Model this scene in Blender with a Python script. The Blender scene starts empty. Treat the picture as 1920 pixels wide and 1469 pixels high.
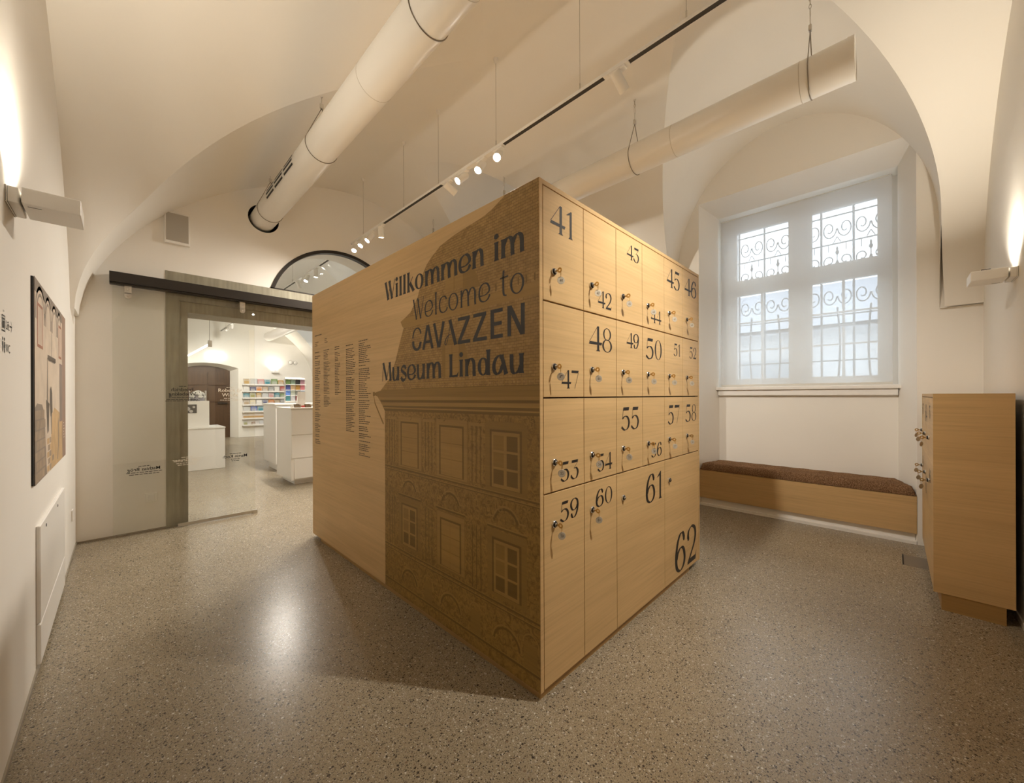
import bpy, bmesh, math, random
from mathutils import Vector, Matrix

random.seed(7)
SC = bpy.context.scene
COL = SC.collection
PI = math.pi

# ------------------------------------------------------------------ camera
F_PX, CX, CY, EYE, ROLL = 723.5, 960.0, 742.0, 1.2, 0.0035
cam_d = bpy.data.cameras.new('camera')
cam = bpy.data.objects.new('camera', cam_d)
COL.objects.link(cam)
cam_d.sensor_fit = 'HORIZONTAL'
cam_d.sensor_width = 36.0
cam_d.lens = F_PX / 1920 * 36.0
cam_d.shift_y = (CY - 734.5) / 1920
cam_d.clip_start = 0.02
cam_d.clip_end = 200
_r = Vector((.7024, -.7118, 0)).normalized()
_f = Vector((.7118, .7024, 0)).normalized()
_u = Vector((0, 0, 1))
_c, _s = math.cos(ROLL), math.sin(ROLL)
_X = _r * _c - _u * _s
_Y = _r * _s + _u * _c
_Z = -_f
cam.matrix_world = Matrix(((_X.x, _Y.x, _Z.x, 0), (_X.y, _Y.y, _Z.y, 0), (_X.z, _Y.z, _Z.z, EYE), (0, 0, 0, 1)))
SC.camera = cam

# ------------------------------------------------------------------ world, exposure
WARM = (1.0, 0.93, 0.82)
world = bpy.data.worlds.new('overcast_sky')
SC.world = world
world.use_nodes = True
_bg = world.node_tree.nodes['Background']
_bg.inputs['Color'].default_value = (0.80, 0.91, 1.0, 1)
_bg.inputs['Strength'].default_value = 4.0
SC.view_settings.view_transform = 'Standard'
SC.view_settings.look = 'None'
SC.view_settings.gamma = 1.0
SC.view_settings.use_curve_mapping = False
SC.view_settings.exposure = 0.43
SC.cycles.sample_clamp_indirect = 6.0
SC.cycles.max_bounces = 14
SC.cycles.diffuse_bounces = 8
SC.cycles.transparent_max_bounces = 16
SC.cycles.caustics_reflective = False
SC.cycles.caustics_refractive = False

SPOT_W = 95.0       # each track spotlight of this room
SHOP_W = 75.0       # each track spotlight of the shop room
SCONCE_W = 7.5

# ------------------------------------------------------------------ helpers
class MB:
    def __init__(s):
        s.v, s.f, s.m = [], [], []
    def poly(s, pts, m=0):
        i = len(s.v)
        s.v += [tuple(p) for p in pts]
        s.f.append(tuple(range(i, i + len(pts)))); s.m.append(m)
    def box(s, x0, x1, y0, y1, z0, z1, m=0):
        i = len(s.v)
        s.v += [(x0, y0, z0), (x1, y0, z0), (x1, y1, z0), (x0, y1, z0), (x0, y0, z1), (x1, y0, z1), (x1, y1, z1), (x0, y1, z1)]
        for q in ((3, 2, 1, 0), (4, 5, 6, 7), (0, 1, 5, 4), (1, 2, 6, 5), (2, 3, 7, 6), (3, 0, 4, 7)):
            s.f.append(tuple(i + k for k in q)); s.m.append(m)
    def tube(s, path, r, seg=8, m=0, caps=True, closed=False):
        P = [Vector(p) for p in path]
        n = len(P)
        R = r if isinstance(r, (list, tuple)) else [r] * n
        base = len(s.v)
        t0 = (P[1] - P[0]).normalized()
        a = Vector((0, 0, 1)) if abs(t0.z) < .9 else Vector((1, 0, 0))
        nrm = t0.cross(a).normalized()
        for i in range(n):
            if closed:
                t = (P[(i + 1) % n] - P[i - 1]).normalized()
            else:
                t = (P[min(i + 1, n - 1)] - P[max(i - 1, 0)]).normalized()
            nrm = (nrm - t * nrm.dot(t)).normalized()
            b = t.cross(nrm)
            for k in range(seg):
                an = 2 * PI * k / seg
                s.v.append(tuple(P[i] + (nrm * math.cos(an) + b * math.sin(an)) * R[i]))
        rng = n if closed else n - 1
        for i in range(rng):
            j = (i + 1) % n
            for k in range(seg):
                l = (k + 1) % seg
                s.f.append((base + i * seg + k, base + i * seg + l, base + j * seg + l, base + j * seg + k)); s.m.append(m)
        if caps and not closed:
            s.f.append(tuple(base + k for k in range(seg))[::-1]); s.m.append(m)
            s.f.append(tuple(base + (n - 1) * seg + k for k in range(seg))); s.m.append(m)
    def lathe(s, prof, seg, o, ax, m=0):
        """prof: [(radius, along)], revolved about ax through o"""
        ax = Vector(ax).normalized(); o = Vector(o)
        a = Vector((0, 0, 1)) if abs(ax.z) < .9 else Vector((1, 0, 0))
        n = ax.cross(a).normalized(); b = ax.cross(n)
        base = len(s.v)
        for r, h in prof:
            for k in range(seg):
                an = 2 * PI * k / seg
                s.v.append(tuple(o + ax * h + (n * math.cos(an) + b * math.sin(an)) * r))
        for i in range(len(prof) - 1):
            for k in range(seg):
                l = (k + 1) % seg
                s.f.append((base + i * seg + k, base + i * seg + l, base + (i + 1) * seg + l, base + (i + 1) * seg + k)); s.m.append(m)
    def disc(s, o, ax, r, seg=20, m=0):
        ax = Vector(ax).normalized(); o = Vector(o)
        a = Vector((0, 0, 1)) if abs(ax.z) < .9 else Vector((1, 0, 0))
        n = ax.cross(a).normalized(); b = ax.cross(n)
        s.poly([o + (n * math.cos(2 * PI * k / seg) + b * math.sin(2 * PI * k / seg)) * r for k in range(seg)], m)
    def build(s, name, mats, parent=None, smooth=False, auto=None, off=None):
        o3 = Vector((0, 0, 0))
        if parent is not None and off is None:
            p = parent
            while p is not None:
                o3 = o3 + Vector(p.location); p = p.parent
        elif off is not None:
            o3 = Vector(off)
        me = bpy.data.meshes.new(name)
        me.from_pydata([(x - o3.x, y - o3.y, z - o3.z) for x, y, z in s.v], [], s.f)
        mats = mats if isinstance(mats, (list, tuple)) else [mats]
        for mt in mats: me.materials.append(mt)
        me.polygons.foreach_set('material_index', s.m)
        if smooth:
            me.polygons.foreach_set('use_smooth', [True] * len(s.f))
        me.update()
        if smooth and auto:
            me.set_sharp_from_angle(angle=math.radians(auto))
        ob = bpy.data.objects.new(name, me)
        COL.objects.link(ob)
        ob.parent = parent
        return ob

def bevel(ob, w, seg=2, ang=40):
    bm = bmesh.new(); bm.from_mesh(ob.data)
    bmesh.ops.remove_doubles(bm, verts=bm.verts, dist=1e-6)
    es = [e for e in bm.edges if len(e.link_faces) == 2 and e.calc_face_angle(0) > math.radians(ang)]
    bmesh.ops.bevel(bm, geom=es, offset=w, segments=seg, profile=.5, affect='EDGES', clamp_overlap=True)
    bm.to_mesh(ob.data); bm.free()
    ob.data.update()
    return ob

def tag(o, label=None, cat=None, group=None, kind=None):
    if label: o['label'] = label
    if cat: o['category'] = cat
    if group: o['group'] = group
    if kind: o['kind'] = kind
    return o
def thing(name, label, cat, loc=(0, 0, 0), group=None):
    o = bpy.data.objects.new(name, None); COL.objects.link(o)
    o.empty_display_size = .05
    o.location = loc
    return tag(o, label, cat, group)
def struct(name, mb, mats, label=None, parent=None, **k):
    o = mb.build(name, mats, parent, **k)
    if parent is None: o['kind'] = 'structure'
    if label: o['label'] = label
    return o
def copy_tree(o, parent=None):
    c = o.copy(); COL.objects.link(c); c.parent = parent
    for ch in list(o.children): copy_tree(ch, c)
    return c

# ------------------------------------------------------------------ materials
MATS = {}
def new_mat(name):
    m = bpy.data.materials.new(name); m.use_nodes = True
    MATS[name] = m
    return m, m.node_tree, m.node_tree.nodes['Principled BSDF']
def plain(name, col, rough=.6, metal=0.0, spec=.5, emit=None, es=0.0):
    m, nt, b = new_mat(name)
    b.inputs['Base Color'].default_value = (*col, 1)
    b.inputs['Roughness'].default_value = rough
    b.inputs['Metallic'].default_value = metal
    b.inputs['Specular IOR Level'].default_value = spec
    if emit:
        b.inputs['Emission Color'].default_value = (*emit, 1)
        b.inputs['Emission Strength'].default_value = es
    return m
def N(nt, t, **kw):
    n = nt.nodes.new(t)
    for k, v in kw.items(): setattr(n, k, v)
    return n
def ramp(nt, fac, stops, interp='LINEAR'):
    r = N(nt, 'ShaderNodeValToRGB'); r.color_ramp.interpolation = interp
    e = r.color_ramp.elements
    while len(e) > 1: e.remove(e[0])
    e[0].position = stops[0][0]; e[0].color = (*stops[0][1], 1)
    for p, c in stops[1:]:
        k = e.new(p); k.color = (*c, 1)
    nt.links.new(fac, r.inputs['Fac'])
    return r.outputs['Color']
def mixc(nt, fac, a, b, mode='MIX'):
    n = N(nt, 'ShaderNodeMix', data_type='RGBA', blend_type=mode)
    for sock, val in ((n.inputs[0], fac), (n.inputs[6], a), (n.inputs[7], b)):
        if hasattr(val, 'is_output'): nt.links.new(val, sock)
        elif isinstance(val, (int, float)): sock.default_value = val
        else: sock.default_value = (*val, 1)
    return n.outputs[2]
def coords(nt, scale=(1, 1, 1), kind='Object'):
    t = N(nt, 'ShaderNodeTexCoord'); mp = N(nt, 'ShaderNodeMapping')
    mp.inputs['Scale'].default_value = scale
    if kind == 'World':
        g = N(nt, 'ShaderNodeNewGeometry'); nt.links.new(g.outputs['Position'], mp.inputs['Vector'])
    else:
        nt.links.new(t.outputs[kind], mp.inputs['Vector'])
    return mp.outputs['Vector']
def noise(nt, vec, scale, detail=4, rough=.5, dist=0):
    n = N(nt, 'ShaderNodeTexNoise'); n.inputs['Scale'].default_value = scale
    n.inputs['Detail'].default_value = detail; n.inputs['Roughness'].default_value = rough
    n.inputs['Distortion'].default_value = dist
    nt.links.new(vec, n.inputs['Vector'])
    return n.outputs['Fac']
def bump(nt, b, h, strength=.2, dist=.01):
    n = N(nt, 'ShaderNodeBump'); n.inputs['Strength'].default_value = strength; n.inputs['Distance'].default_value = dist
    nt.links.new(h, n.inputs['Height']); nt.links.new(n.outputs['Normal'], b.inputs['Normal'])

def plaster(name, col, b_s=.12):
    m, nt, b = new_mat(name)
    v = coords(nt, kind='World')
    big = noise(nt, v, 1.3, 3)
    c = ramp(nt, big, [(.3, tuple(x * .965 for x in col)), (.7, col)])
    nt.links.new(c, b.inputs['Base Color'])
    b.inputs['Roughness'].default_value = .85
    b.inputs['Specular IOR Level'].default_value = .2
    bump(nt, b, noise(nt, v, 6, 4), b_s, .02)
    return m
M_WALL = plaster('wall_plaster', (.85, .82, .77))
M_CEIL = plaster('vault_plaster', (.85, .815, .755))
M_SHOPW = plaster('shop_plaster', (.88, .86, .81))

def terrazzo():
    m, nt, b = new_mat('terrazzo')
    v = coords(nt, kind='World')
    base = ramp(nt, noise(nt, v, 2.2, 5), [(.3, (.295, .240, .165)), (.7, (.34, .285, .205))])
    fine = ramp(nt, noise(nt, v, 240, 2), [(.35, (.72, .72, .70)), (.65, (1.12, 1.12, 1.1))])
    c = mixc(nt, 1.0, base, fine, 'MULTIPLY')
    # aggregate chips: random-cell colour picks pale, dark and rusty chips
    for sc, thr, rnd in ((88, .25, 1.0), (150, .30, 1.0), (260, .32, 1.0)):
        vo = N(nt, 'ShaderNodeTexVoronoi'); vo.inputs['Scale'].default_value = sc
        vo.inputs['Randomness'].default_value = rnd
        nt.links.new(v, vo.inputs['Vector'])
        sep = N(nt, 'ShaderNodeSeparateColor'); nt.links.new(vo.outputs['Color'], sep.inputs['Color'])
        chipc = ramp(nt, sep.outputs[0], [(0, (.045, .035, .028)), (.30, (.09, .07, .05)), (.42, (.20, .14, .09)), (.55, (.30, .25, .19)), (.80, (.46, .41, .34)), (.93, (.62, .58, .51))], 'CONSTANT')
        # chip radius varies by cell
        mul = N(nt, 'ShaderNodeMath', operation='MULTIPLY_ADD'); mul.inputs[1].default_value = .32; mul.inputs[2].default_value = thr - .12
        nt.links.new(sep.outputs[1], mul.inputs[0])
        lt = N(nt, 'ShaderNodeMath', operation='LESS_THAN')
        nt.links.new(vo.outputs['Distance'], lt.inputs[0]); nt.links.new(mul.outputs[0], lt.inputs[1])
        # only some cells hold a chip
        pick = N(nt, 'ShaderNodeMath', operation='LESS_THAN'); pick.inputs[1].default_value = .74
        nt.links.new(sep.outputs[2], pick.inputs[0])
        both = N(nt, 'ShaderNodeMath', operation='MULTIPLY')
        nt.links.new(lt.outputs[0], both.inputs[0]); nt.links.new(pick.outputs[0], both.inputs[1])
        c = mixc(nt, both.outputs[0], c, chipc)
    nt.links.new(c, b.inputs['Base Color'])
    b.inputs['Roughness'].default_value = .27
    b.inputs['Specular IOR Level'].default_value = .6
    bump(nt, b, noise(nt, v, 3, 2), .02, .01)
    return m
M_FLOOR = terrazzo()

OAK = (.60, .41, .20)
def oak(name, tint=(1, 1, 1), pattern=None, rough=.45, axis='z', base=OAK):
    m, nt, b = new_mat(name)
    sc = {'z': (1.1, 1.1, 46), 'x': (46, 1.1, 1.1)}[axis]
    sc2 = {'z': (.9, .9, 9), 'x': (9, .9, .9)}[axis]
    v = coords(nt, sc, 'World'); v2 = coords(nt, sc2, 'World')
    g = noise(nt, v, 2.0, 6, .62, .25)
    g2 = noise(nt, v2, 1.0, 3, .5, .4)
    c1 = ramp(nt, g, [(.25, tuple(x * .86 for x in base)), (.5, base), (.75, tuple(min(1, x * 1.08) for x in base))])
    c2 = ramp(nt, g2, [(.3, (.90, .89, .87)), (.7, (1.04, 1.04, 1.04))])
    c = mixc(nt, 1.0, c1, c2, 'MULTIPLY')
    if tint != (1, 1, 1): c = mixc(nt, 1.0, c, tint, 'MULTIPLY')
    if pattern == 'tiles':
        t = N(nt, 'ShaderNodeNewGeometry'); sp = N(nt, 'ShaderNodeSeparateXYZ'); cb = N(nt, 'ShaderNodeCombineXYZ')
        nt.links.new(t.outputs['Position'], sp.inputs[0]); nt.links.new(sp.outputs['Y'], cb.inputs['X']); nt.links.new(sp.outputs['Z'], cb.inputs['Y'])
        br = N(nt, 'ShaderNodeTexBrick'); br.inputs['Scale'].default_value = 1
        br.inputs['Brick Width'].default_value = .026; br.inputs['Row Height'].default_value = .0125
        br.inputs['Mortar Size'].default_value = .0016; br.inputs['Mortar Smooth'].default_value = .5
        br.inputs['Color1'].default_value = (1, 1, 1, 1); br.inputs['Color2'].default_value = (.82, .80, .76, 1); br.inputs['Mortar'].default_value = (.58, .55, .48, 1)
        nz = noise(nt, cb.outputs[0], 30, 3)
        nt.links.new(cb.outputs[0], br.inputs['Vector'])
        c = mixc(nt, 1.0, c, br.outputs['Color'], 'MULTIPLY')
        c = mixc(nt, 1.0, c, ramp(nt, nz, [(.35, (.82, .8, .76)), (.65, (1.08, 1.08, 1.06))]), 'MULTIPLY')
    if pattern == 'ornament':
        v3 = coords(nt, (1, 1, 1), 'World')
        nz = noise(nt, v3, 34, 5, .6, 1.6)
        c = mixc(nt, 1.0, c, ramp(nt, nz, [(.38, (.70, .67, .58)), (.52, (1, 1, .98)), (.62, (1.18, 1.17, 1.12))]), 'MULTIPLY')
    nt.links.new(c, b.inputs['Base Color'])
    b.inputs['Roughness'].default_value = rough
    b.inputs['Specular IOR Level'].default_value = .35
    bump(nt, b, g, .06, .004)
    return m
M_OAK = oak('oak_veneer')
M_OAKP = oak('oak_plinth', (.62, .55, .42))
M_GAP = plain('joint_shadow_gap', (.05, .03, .012), .8)
M_INK = plain('black_print', (.016, .014, .014), .5)
M_INKS = plain('grey_print', (.075, .058, .035), .6)
M_WHITE = plain('white_lacquer', (.84, .82, .79), .4)
M_WHITE2 = plain('white_enamel', (.86, .84, .80), .32)
M_DUCT = plain('duct_enamel', (.80, .77, .715), .28)
M_STEEL = plain('brushed_steel', (.62, .59, .54), .3, 1.0)
M_WIRE = plain('steel_wire', (.30, .26, .21), .4, 1.0)
M_DARK = plain('dark_bronze', (.032, .026, .022), .4, .4)
M_BLACK = plain('black_rubber', (.012, .011, .010), .6)
M_BRASS = plain('key_brass', (.62, .43, .18), .28, 1.0)
M_CHROME = plain('lock_chrome', (.75, .73, .70), .18, 1.0)
M_TAG = plain('tag_aluminium', (.50, .45, .37), .42, .25)
M_TAGW = plain('tag_pale', (.74, .68, .56), .4)
M_SLOT = plain('track_slot', (.035, .028, .020), .6)
M_SPOT = plain('spot_lens', (1, 1, 1), .4, emit=WARM, es=60)
M_GLOW = plain('sconce_diffuser', (1, 1, 1), .4, emit=(1, .90, .74), es=20)
M_LED = plain('led_tube', (1, 1, 1), .4, emit=(1, .95, .86), es=6)
M_EXIT = plain('lit_sign_face', (.9, .95, 1), .4, emit=(.80, .90, 1.0), es=3.0)
M_IRON = plain('wrought_iron', (.20, .21, .22), .6, .2)

def concrete():
    m, nt, b = new_mat('board_concrete')
    v = coords(nt, (1, 1, 1), 'World'); vs = coords(nt, (14, 14, 1.0), 'World')
    c = ramp(nt, noise(nt, v, 3.5, 6, .6), [(.3, (.27, .245, .185)), (.7, (.37, .34, .26))])
    c = mixc(nt, 1.0, c, ramp(nt, noise(nt, vs, 3, 4), [(.3, (.82, .82, .8)), (.7, (1.1, 1.1, 1.08))]), 'MULTIPLY')
    nt.links.new(c, b.inputs['Base Color']); b.inputs['Roughness'].default_value = .5
    bump(nt, b, noise(nt, v, 40, 3), .1, .004)
    return m
M_CONC = concrete()

def glass(name, tint, f0=.04):
    m, nt, b = new_mat(name)
    nt.nodes.remove(b)
    out = nt.nodes['Material Output']
    tr = N(nt, 'ShaderNodeBsdfTransparent'); tr.inputs['Color'].default_value = (*tint, 1)
    gl = N(nt, 'ShaderNodeBsdfGlossy'); gl.inputs['Roughness'].default_value = .01
    lw = N(nt, 'ShaderNodeLayerWeight'); lw.inputs['Blend'].default_value = .5
    pw = N(nt, 'ShaderNodeMath', operation='POWER'); pw.inputs[1].default_value = 4.0
    nt.links.new(lw.outputs['Facing'], pw.inputs[0])
    fr = N(nt, 'ShaderNodeMath', operation='MULTIPLY_ADD'); fr.inputs[1].default_value = 1 - f0; fr.inputs[2].default_value = f0
    nt.links.new(pw.outputs[0], fr.inputs[0])
    mx = N(nt, 'ShaderNodeMixShader')
    nt.links.new(fr.outputs[0], mx.inputs[0]); nt.links.new(tr.outputs[0], mx.inputs[1]); nt.links.new(gl.outputs[0], mx.inputs[2])
    nt.links.new(mx.outputs[0], out.inputs['Surface'])
    return m
M_GLASS = glass('door_glass', (.982, .988, .975), .06)
M_PANE = glass('window_glass', (.97, .98, .98))

def blind_mat():
    m, nt, b = new_mat('screen_fabric')
    nt.nodes.remove(b); out = nt.nodes['Material Output']
    tr = N(nt, 'ShaderNodeBsdfTransparent'); tr.inputs['Color'].default_value = (.97, .98, 1, 1)
    tl = N(nt, 'ShaderNodeBsdfTranslucent'); tl.inputs['Color'].default_value = (.80, .80, .79, 1)
    df = N(nt, 'ShaderNodeBsdfDiffuse'); df.inputs['Color'].default_value = (.70, .68, .64, 1)
    a = N(nt, 'ShaderNodeMixShader'); a.inputs[0].default_value = .50
    nt.links.new(tl.outputs[0], a.inputs[1]); nt.links.new(df.outputs[0], a.inputs[2])
    c = N(nt, 'ShaderNodeMixShader'); c.inputs[0].default_value = .74
    nt.links.new(tr.outputs[0], c.inputs[1]); nt.links.new(a.outputs[0], c.inputs[2])
    nt.links.new(c.outputs[0], out.inputs['Surface'])
    return m
M_BLIND = blind_mat()

def carpet():
    m, nt, b = new_mat('brown_bench_pile')
    v = coords(nt, kind='World')
    n1 = noise(nt, v, 150, 3, .7); n2 = noise(nt, v, 5, 3)
    c = ramp(nt, n1, [(.32, (.085, .042, .022)), (.5, (.25, .14, .075)), (.7, (.48, .31, .18))])
    c = mixc(nt, 1.0, c, ramp(nt, n2, [(.3, (.8, .8, .8)), (.7, (1.12, 1.12, 1.12))]), 'MULTIPLY')
    nt.links.new(c, b.inputs['Base Color']); b.inputs['Roughness'].default_value = 1
    b.inputs['Specular IOR Level'].default_value = .05
    bump(nt, b, n1, .9, .012)
    return m
M_PILE = carpet()

def walnut():
    m, nt, b = new_mat('dark_walnut')
    v = coords(nt, (30, 30, 1.2), 'World')
    c = ramp(nt, noise(nt, v, 1, 4), [(.3, (.050, .024, .009)), (.7, (.085, .042, .017))])
    nt.links.new(c, b.inputs['Base Color']); b.inputs['Roughness'].default_value = .4
    return m
M_WALNUT = walnut()

# ================================================================== ROOM SHELL
XL, XW, YN, YG = -.262, 4.45, -.475, 4.75          # left wall, window wall, near wall, glass-door wall
YG2, YB = 5.15, 13.65                               # far side of the door wall, shop back wall
XBACK, XOUT = 4.80, 5.32                            # niche back plane, outer face
HTOP = 4.25

fl = MB(); fl.poly([(-.7, -.9, 0), (5.3, -.9, 0), (5.3, 14.2, 0), (-.7, 14.2, 0)])
fl.box(-.7, 5.3, -.9, 14.2, -.2, -.001)
struct('floor', fl, M_FLOOR, 'polished grey brown terrazzo floor with dark and pale chips')

# ---- vaults: every vault is a height function; the ceiling is the highest of them
XC, HW, ZS, RISE = 2.094, 2.335, 1.86, 1.84
def sq(t): return math.sqrt(max(0.0, 1 - t * t))
def sup(t, n): return max(0.0, 1 - abs(t) ** n) ** (1 / n)
def smooth(t): t = min(1.0, max(0.0, t)); return t * t * (3 - 2 * t)
def lun_left(yc, half, zs, pinch=.48):
    def par(x):
        return half - pinch * smooth((.16 - x) / .42), 3.46 + .225 * smooth((x + .1) / 1.4)
    def f(x, y):
        h, a = par(x); w = abs(y - yc)
        if x > XC + .02: return -9 - (x - XC) * 20
        return zs + (a - zs) * sup(w / h, 1.6) if w < h else zs - 25 * (w - h)
    return dict(f=f, x0=XL, x1=XC, yc=yc, h=lambda x: par(x)[0], zs=lambda x: zs)
def lun_win(yc, half, R, a0, slope):
    def ap(x): return a0 + slope * (x - 2.4)
    def f(x, y):
        if x < XC - .05: return -9 - (XC - x) * 20
        w = abs(y - yc); a = ap(x)
        return a - R + R * sq(w / half) if w < half else a - R - 25 * (w - half)
    return dict(f=f, x0=XC, x1=XW, yc=yc, h=lambda x: half, zs=lambda x: ap(x) - R)
def make_vault(mb, Y0, Y1, luns):
    def barrel(x, y):
        t = (x - XC) / HW
        n = 2.05 - .33 * min(1, max(0, (y - YN) / (YG - YN)))
        return ZS + RISE * sup(t, n) if abs(t) < 1 else ZS - 25 * (abs(t) - 1) * HW
    def emit(xs, ygrid, fk, others):
        nx = len(xs)
        for i in range(nx - 1):
            ya, yb = ygrid(xs[i]), ygrid(xs[i + 1])
            for j in range(len(ya) - 1):
                pl = [(xs[i], ya[j]), (xs[i + 1], yb[j]), (xs[i + 1], yb[j + 1]), (xs[i], ya[j + 1])]
                pl = [(x, min(max(y, Y0), Y1)) for x, y in pl]
                P = [(x, y, fk(x, y)) for x, y in pl]
                for g in others:
                    if not P: break
                    val = [p[2] - g(p[0], p[1]) for p in P]
                    if min(val) >= 0: continue
                    if max(val) < 0: P = []; break
                    Q = []
                    for a in range(len(P)):
                        b = (a + 1) % len(P)
                        if val[a] >= 0: Q.append(P[a])
                        if (val[a] >= 0) != (val[b] >= 0):
                            lo, hi = 0.0, 1.0
                            pa, pb = P[a], P[b]
                            for _ in range(14):
                                t = (lo + hi) / 2
                                x, y = pa[0] + (pb[0] - pa[0]) * t, pa[1] + (pb[1] - pa[1]) * t
                                s_ = fk(x, y) - g(x, y)
                                if (s_ >= 0) == (val[a] >= 0): lo = t
                                else: hi = t
                            x, y = pa[0] + (pb[0] - pa[0]) * lo, pa[1] + (pb[1] - pa[1]) * lo
                            Q.append((x, y, fk(x, y)))
                    P = Q
                if len(P) >= 3:
                    a2 = sum(P[k][0] * P[(k + 1) % len(P)][1] - P[(k + 1) % len(P)][0] * P[k][1] for k in range(len(P)))
                    if abs(a2) > 1e-9: mb.poly(P[::-1])
    nb = 64
    xs = [XC - HW * .99999 * math.cos(PI * i / nb) for i in range(nb + 1)]
    ny = int((Y1 - Y0) / .09)
    ys = [Y0 + (Y1 - Y0) * i / ny for i in range(ny + 1)]
    emit(xs, lambda x: ys, barrel, [l['f'] for l in luns])
    for l in luns:
        nl = 44
        xs = [l['x0'] + (l['x1'] - l['x0']) * i / 40 for i in range(41)]
        yg = lambda x, l=l: [l['yc'] - l['h'](x) * .99999 * math.cos(PI * i / nl) for i in range(nl + 1)]
        emit(xs, yg, l['f'], [barrel] + [k['f'] for k in luns if k is not l])
        for sgn in (-1, 1):                       # upright cheeks under a lunette's springing
            for i in range(40):
                xa, xb = xs[i], xs[i + 1]
                za, zb = l['zs'](xa), l['zs'](xb)
                ya, yb = l['yc'] + sgn * l['h'](xa), l['yc'] + sgn * l['h'](xb)
                ba = max(ZS, barrel(xa, ya)); bb = max(ZS, barrel(xb, yb))
                if za <= ba and zb <= bb: continue
                ya, yb = l['yc'] + sgn * l['h'](xa), l['yc'] + sgn * l['h'](xb)
                if not (Y0 <= ya <= Y1): continue
                mb.poly([(xa, ya, min(za, ba)), (xb, yb, min(zb, bb)), (xb, yb, zb + .003), (xa, ya, za + .003)])
    # small impost ledges under the vault feet
    def foot(x_in, x_wall, cuts):
        last = Y0
        for a, b in cuts + [(Y1, Y1)]:
            if a - last > .01:
                mb.poly([(x_in, last, ZS), (x_wall, last, ZS), (x_wall, a, ZS), (x_in, a, ZS)])
            last = b
    foot(XC - HW, XL, [(max(Y0, l['yc'] - l['h'](XL)), min(Y1, l['yc'] + l['h'](XL))) for l in luns if l['x0'] == XL])
    foot(XC + HW, XW, [(max(Y0, l['yc'] - l['h'](XW)), min(Y1, l['yc'] + l['h'](XW))) for l in luns if l['x0'] != XL])
YM = (YN + YG) / 2
vb = MB()
make_vault(vb, YN, YG, [lun_left(YM, 2.65, 1.86), lun_win(.74, 1.0, 1.28, 3.69, .05), lun_win(2 * YM - .74, 1.0, 1.28, 3.69, .05)])
def weld(ob, d=2e-4):
    bm = bmesh.new(); bm.from_mesh(ob.data)
    bmesh.ops.remove_doubles(bm, verts=bm.verts, dist=d)
    bm.to_mesh(ob.data); bm.free()
    ob.data.polygons.foreach_set('use_smooth', [True] * len(ob.data.polygons))
    ob.data.set_sharp_from_angle(angle=math.radians(24)); ob.data.update()
weld(struct('ceiling', vb, M_CEIL, 'white plastered cross vault with curved groins over the locker room'))
vb = MB()
make_vault(vb, YG2, YB, [lun_left(7.3, 2.1, 1.86, .3), lun_left(11.5, 2.1, 1.86, .3), lun_win(7.2, 1.1, 1.28, 3.66, .06), lun_win(11.5, 1.1, 1.28, 3.66, .06)])
weld(struct('ceiling_shop', vb, M_SHOPW, 'bright white vault of the shop room behind the glass door'))
rf = MB(); rf.box(-.9, 5.6, -1.1, 14.4, HTOP, HTOP + .15)  # unseen slab added above the vaults to keep sky light out
struct('sky_block_slab', rf, M_WALL)

# ---- left wall
w = MB(); w.box(XL - .35, XL, YN - .35, YG, 0, HTOP)
struct('wall_left', w, M_WALL, 'white plastered wall with a lamp, a picture and signs')
w = MB(); w.box(XL - .35, XL, YG, YB + .5, 0, HTOP)
struct('wall_shop_left', w, M_SHOPW)
w = MB(); w.box(XL, 5.4, YN - .35, YN, 0, HTOP)
struct('wall_near', w, M_WALL, 'white plastered wall behind the low lockers')

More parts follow.
